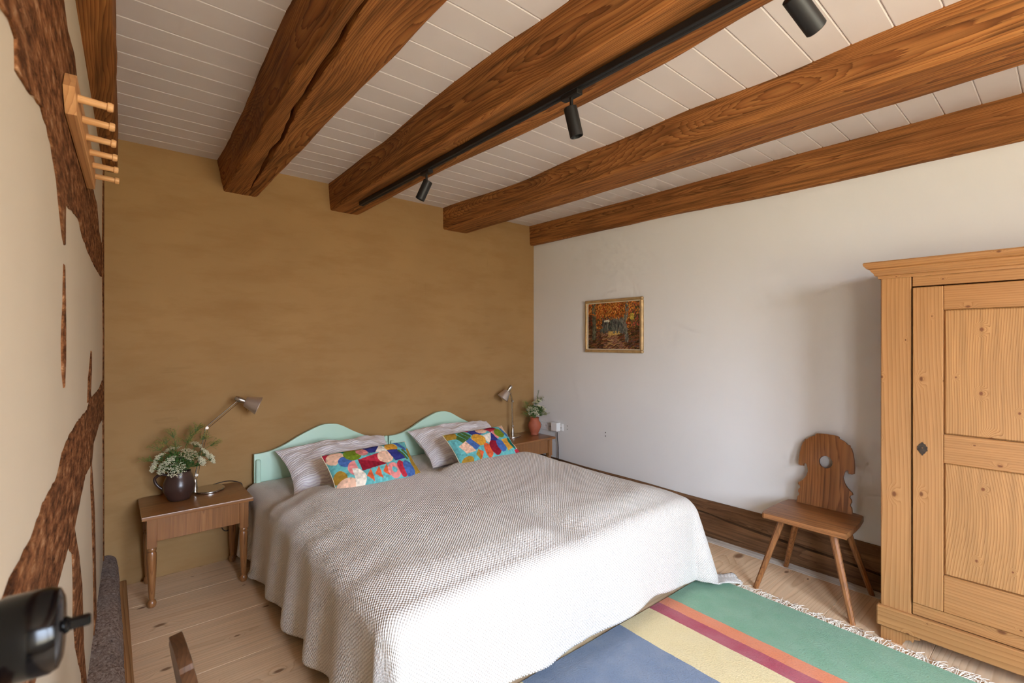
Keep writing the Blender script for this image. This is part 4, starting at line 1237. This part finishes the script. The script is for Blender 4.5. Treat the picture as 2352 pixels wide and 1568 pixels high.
# ================================================================== BLACK ROTARY SWITCH (close to the camera)
sw = thing('rotary_switch', 'out-of-focus glossy black rotary light switch on the cream wall', 'light switch')
sw.matrix_world = LM @ Matrix.Translation((.0, .54, 1.217))
RX = Matrix.Rotation(PI / 2, 4, 'Y')
obj('housing', MB().lathe([(.034, -.004), (.034, .004), (.0325, .006), (.0325, .046), (.0315, .048), (.0315, .0495), (.0325, .0515), (.0325, .078), (.030, .0835), (.024, .086), (.0, .0865)], 48, M=RX, cap=False), M_BAKE, sw, smooth=.5)
obj('toggle_pin', MB().box((.094, 0, 0), (.018, .006, .009), .0015), M_BAKE, sw, smooth=None)
obj('toggle_collar', MB().lathe([(.0065, .085), (.0065, .088), (.005, .090), (.0, .090)], 16, M=RX, cap=False), M_BAKE, sw, smooth=.6)

# ================================================================== CHAIRS
def make_chair(label, loc, rotz, MV=None, MH=None):
    """local: +x is the direction the sitter faces, origin on the floor under the seat centre"""
    M_CHAIR_V, M_CHAIR_H = MV or CHV, MH or CHH
    t = thing('plank_chair', label, 'chair', loc, rotz, 'carved plank-back chairs')
    SH = .452
    # seat: front edge wide, corners cut
    f, b_ = .205, -.200
    outer = [(f, -.175), (f - .03, -.212), (b_ + .09, -.205), (b_, -.155), (b_, .155), (b_ + .09, .205), (f - .03, .212), (f, .175)]
    pts = catmull([(x, y_, 0) for x, y_ in outer + outer[:1]], 4)[:-1]
    obj('seat', prism_mesh([(p.x, p.y) for p in pts], (), .030, .007), M_CHAIR_H, t, smooth=.7, loc=(0, 0, SH - .015))
    for s_ in (-1, 1):
        obj('seat_batten', MB().box((-.0, s_ * .12, SH - .038), (.28, .055, .018), .003), M_CHAIR_H, t, smooth=None)
    def leg(tx, ty, fx, fy):
        A = Vector((tx, ty, SH - .03)); B = Vector((fx, fy, 0))
        n = 8; rings = []
        for k in range(6):
            u = k / 5; p = A.lerp(B, u); r = .0205 - .006 * u
            rings.append([(p.x + r * math.cos(2 * PI * i / n + .39), p.y + r * math.sin(2 * PI * i / n + .39), p.z) for i in range(n)])
        obj('leg', MB().loft(rings), M_CHAIR_V, t, smooth=.5)
    for s_ in (-1, 1):
        leg(.115, s_ * .125, .205, s_ * .240)
        leg(-.115, s_ * .115, -.215, s_ * .228)
    half = [(1.0, -.06), (1.0, 0), (.985, .05), (.97, .08), (.92, .10), (.925, .125), (.96, .145), (.95, .18), (.89, .205), (.90, .228), (.985, .25), (.97, .275), (.90, .295), (.80, .325), (.69, .385), (.635, .45), (.66, .505), (.70, .545), (.765, .56), (.81, .545), (.81, .518), (.93, .512), (1.01, .53), (1.01, .60), (.985, .70), (.935, .79), (.87, .855), (.835, .865), (.815, .895), (.74, .90), (.66, .928), (.52, .955), (.435, .966), (.425, .988), (.36, 1.0), (.18, 1.005), (0, 1.007)]
    HW, BH = .146, .436
    loop = [(x * HW, z * BH) for x, z in half] + [(-x * HW, z * BH) for x, z in reversed(half[:-1])]
    hole = [(.036 * math.cos(2 * PI * k / 28), .62 * BH + .036 * math.sin(2 * PI * k / 28)) for k in range(28)]
    bk = obj('backrest', prism_mesh(loop, [hole], .022, .0025), M_CHAIR_H, t, smooth=.5)
    tilt = math.radians(9)
    # shape: local x -> chair -y, local y -> up (tilted back), local z -> thickness
    up_ = Vector((-math.sin(tilt), 0, math.cos(tilt))); sx_ = Vector((0, 1, 0)); nz_ = sx_.cross(up_)
    bk.matrix_local = Matrix(((sx_.x, up_.x, nz_.x, -.168), (sx_.y, up_.y, nz_.y, 0), (sx_.z, up_.z, nz_.z, SH), (0, 0, 0, 1)))
    return t
make_chair('carved plank-back wooden chair with a round hole, against the white wall', (3.125, .978, 0), PI)
make_chair('dark edge of a plank-back chair cut off at the bottom of the picture', (.338, 1.085, 0), math.radians(2), CHDARK, CHDARK)

# ================================================================== WARDROBE
wd = thing('wardrobe', 'antique pine wardrobe with panelled door beside the chair', 'wardrobe', (0, 0, 0))
wd.matrix_world = Matrix.Translation((2.893, .615, 0)) @ Matrix.Rotation(math.radians(.8), 4, 'Z')
# local: x towards the wall, y negative towards the camera side; front face at x = 0
WW, WD = 1.10, .465
DY0, DY1 = -.118, -WW + .118          # door edges
obj('side_panel', MB().box((WD / 2 + .01, -.010, .93), (WD - .02, .020, 1.67), .002), M_PINE_V, wd, smooth=None)
obj('side_panel', MB().box((WD / 2 + .01, -WW + .010, .93), (WD - .02, .020, 1.67), .002), M_PINE_V, wd, smooth=None)
obj('back_panel', MB().box((WD - .006, -WW / 2, .93), (.012, WW - .02, 1.66)), M_PINE_V, wd, smooth=None)
obj('top_panel', MB().box((WD / 2, -WW / 2, 1.775), (WD, WW, .02), .002), M_PINE_H, wd, smooth=None)
obj('bottom_panel', MB().box((WD / 2, -WW / 2, .12), (WD - .02, WW - .02, .02)), M_PINE_H, wd, smooth=None)
for ya, yb_ in ((0, DY0 + .002), (DY1 - .002, -WW)):
    obj('front_stile', MB().box((.011, (ya + yb_) / 2, .953), (.022, abs(ya - yb_), 1.62), .003), M_PINE_V, wd, smooth=None)
obj('front_rail', MB().box((.0125, -WW / 2, 1.737), (.021, DY0 - DY1 - .004, .052), .002), M_PINE_H, wd, smooth=None)
obj('front_rail', MB().box((.0125, -WW / 2, .196), (.021, DY0 - DY1 - .004, .055), .002), M_PINE_H, wd, smooth=None)
# plinth with bracket feet
obj('plinth', MB().box((-.004, -WW / 2, .117), (.030, WW + .030, .098), .006), M_PINE_H, wd, smooth=None)
obj('plinth', MB().box((WD / 2 + .012, .004, .117), (WD - .02, .022, .098), .005), M_PINE_H, wd, smooth=None)
for ya, sg in ((.0, 1), (-WW, -1)):
    pf = [(0, 0), (.082, 0), (.086, .012), (.096, .030), (.112, .038), (.122, .030), (.128, .048), (.148, .052), (.15, .068), (0, .068)]
    o = obj('bracket_foot', prism_mesh([(x, z) for x, z in pf], (), .022, .003), M_PINE_H, wd, smooth=.5)
    o.matrix_local = Matrix(((0, 0, 1, .010), (-sg, 0, 0, ya), (0, 1, 0, 0), (0, 0, 0, 1)))
    obj('bracket_foot', MB().box((.09, ya - sg * .012, .034), (.14, .022, .068), .003), M_PINE_H, wd, smooth=None)
    obj('bracket_foot', MB().box((WD - .07, ya - sg * .012, .034), (.10, .022, .068), .003), M_PINE_H, wd, smooth=None)
# cornice, mitred round front and both sides
prof = [(0.0, 1.757), (.008, 1.757), (.010, 1.770), (.020, 1.773), (.024, 1.784), (.034, 1.796), (.036, 1.803), (.048, 1.808), (.058, 1.822), (.060, 1.832), (.056, 1.838), (-.02, 1.838)]
rings = []
for px, py, sxx, syy in ((WD, 0, 0, 1), (0, 0, -1, 1), (0, -WW, -1, -1), (WD, -WW, 0, -1)):
    rings.append([(px + sxx * d, py + syy * d, z) for d, z in prof])
cm = MB().loft(rings, cap=True, closed=True)
obj('cornice', cm, M_PINE_H, wd, smooth=.35)
obj('cornice_top', MB().box((WD / 2 - .01, -WW / 2, 1.832), (WD, WW + .02, .010)), M_PINE_H, wd, smooth=None)
# door
dr = link('door', None, wd) if False else None
DW = DY0 - DY1
dx = -.004
door = obj('door', MB().box((.018, -WW / 2, .9655), (.014, DW - .006, 1.478)), M_PANEL, wd, smooth=None)
def dpart(nm, y0, y1, z0, z1, mat, x=.004, th=.024, bev=.003):
    return obj(nm, MB().box((x, (y0 + y1) / 2, (z0 + z1) / 2), (th, abs(y1 - y0), z1 - z0), bev), mat, door, smooth=None)
SW_ = .112
dpart('door_stile', DY0 - .004, DY0 - SW_, .226, 1.705, M_PINE_V)
dpart('door_stile', DY1 + .004, DY1 + SW_, .226, 1.705, M_PINE_V)
for z0, z1 in ((1.597, 1.705), (.902, 1.031), (.226, .392)):
    dpart('door_rail', DY0 - SW_ - .0006, DY1 + SW_ + .0006, z0, z1, M_PINE_H, x=.0045)
for z0, z1 in ((1.031, 1.597), (.392, .902)):
    dpart('door_panel', DY0 - SW_ - .002, DY1 + SW_ + .002, z0 + .0012, z1 - .0012, M_PANEL, x=.011, th=.022, bev=.006)
esc = [(0, .031), (.006, .022), (.012, .020), (.012, .013), (.019, .008), (.017, 0), (.019, -.008), (.012, -.013), (.010, -.020), (.005, -.024), (0, -.033)]
loop = esc + [(-x, z) for x, z in reversed(esc[1:-1])]
kh = [(.0028 * math.cos(2 * PI * k / 10), .003 + .0028 * math.sin(2 * PI * k / 10)) for k in range(10)]
es = obj('escutcheon', prism_mesh(loop, [kh], .003, 0), M_IRON, door, smooth=None, label='dark iron keyhole plate')
es.matrix_local = Matrix(((0, 0, -1, -.0095), (-1, 0, 0, DY0 - .040), (0, 1, 0, .955), (0, 0, 0, 1)))
for z in (.45, 1.48):
    obj('hinge', MB().lathe([(.006, -.035), (.006, .035)], 12, M=Matrix.Translation((-.008, DY1 + .002, z))), M_IRON, door, smooth=.6)

# ================================================================== RUG
def rug_mat():
    m = NT('striped_wool')
    tc = m.n('TexCoord'); sp = m.n('SeparateXYZ'); m.put(sp.inputs[0], tc.outputs['Object'])
    wob = m.noise(m.vec(m.math('MULTIPLY', sp.outputs[0], 6.0), m.math('MULTIPLY', sp.outputs[1], 14.0), 0.0), 1.0, 2)
    x = m.math('ADD', sp.outputs[0], m.math('MULTIPLY', m.math('SUBTRACT', wob.outputs[0], .5), .008))
    L_ = 2.22
    f = m.math('DIVIDE', m.math('MULTIPLY', x, -1.0), L_)
    G, O, R_, C_, B_ = srgb(112, 162, 128), srgb(220, 122, 70), srgb(168, 40, 68), srgb(224, 204, 150), srgb(104, 122, 148)
    st = [(0, G), (.420 / L_, O), (.508 / L_, R_), (.590 / L_, C_), (.842 / L_, B_), (1.50 / L_, C_), (1.70 / L_, R_), (1.78 / L_, O), (1.86 / L_, G)]
    col = m.ramp(f, st, 'CONSTANT')
    nz = m.noise(tc.outputs['Object'], 150, 2)
    n2 = m.noise(tc.outputs['Object'], 9, 4)
    col = m.mix(m.math('MULTIPLY', m.math('SUBTRACT', nz.outputs[0], .45), 2.4, clamp=True), col, m.mix(.75, col, (.75, .72, .66, 1), 'MULTIPLY'))
    col = m.mix(m.math('MULTIPLY', n2.outputs[0], .16), col, (.9, .88, .8, 1))
    m.set(color=col, rough=.95, spec=.08, sheen=.15)
    m.bump(m.math('ADD', nz.outputs[0], m.math('MULTIPLY', n2.outputs[0], .6)), .6, .005)
    return m.mat
rg = thing('striped_rug', 'flat-woven striped wool rug lying at the foot of the bed', 'rug', (2.842, 1.478, 0), math.radians(-1.6))
RGW, RGL = 1.42, 2.22
def rz_(a, b): return .0075 + .0018 * fn(a * 9, b * 9, 2)
m_ = MB()
nx_, ny_ = 80, 60
m_.grid(nx_, ny_, lambda a, b: (-RGL * a, -RGW * b + .004 * fn(a * 8, 3.3) - .0 * a, rz_(a, b)))
m_.grid(nx_, ny_, lambda a, b: (-RGL * a, -RGW * b + .004 * fn(a * 8, 3.3), .0006))
# edges
def edge(fa):
    m_.grid(nx_, 2, lambda a, b: fa(a, b))
for k in (0, 1):
    edge(lambda a, b, k=k: (-RGL * a, -RGW * k + .004 * fn(a * 8, 3.3), rz_(a, k) if b else .0006))
    edge(lambda a, b, k=k: (-RGL * k, -RGW * a + .004 * fn(k * 8, 3.3), rz_(k, a) if b else .0006))
obj('woven_field', m_, rug_mat(), rg, smooth=.8)
fr = MB(); rd = random.Random(4)
for end in (0, 1):
    for k in range(300):
        yy = -RGW * (k + rd.random()) / 300
        x0 = .0 if end == 0 else -RGL
        sg = 1 if end == 0 else -1
        L_ = rd.uniform(.040, .078); a = rd.gauss(0, .8) + .6 * math.sin(k * .35)
        p0 = Vector((x0 - sg * .003, yy, .006))
        p1 = p0 + Vector((sg * L_ * .5, L_ * .35 * math.sin(a), rd.uniform(.0, .014)))
        p2 = p1 + Vector((sg * L_ * .5 * math.cos(a * 1.6), L_ * .6 * math.sin(a * 1.6 + rd.gauss(0, .4)), -rd.uniform(.0, .006)))
        p2.z = max(.0025, p2.z)
        fr.tube([tuple(p0), tuple(p1), tuple(p2)], [.0016, .0018, .0011], 4)
o = obj('fringe', fr, M_FRINGE, rg, smooth=.9, recalc=False, label='cream knotted fringe'); o['kind'] = 'stuff'
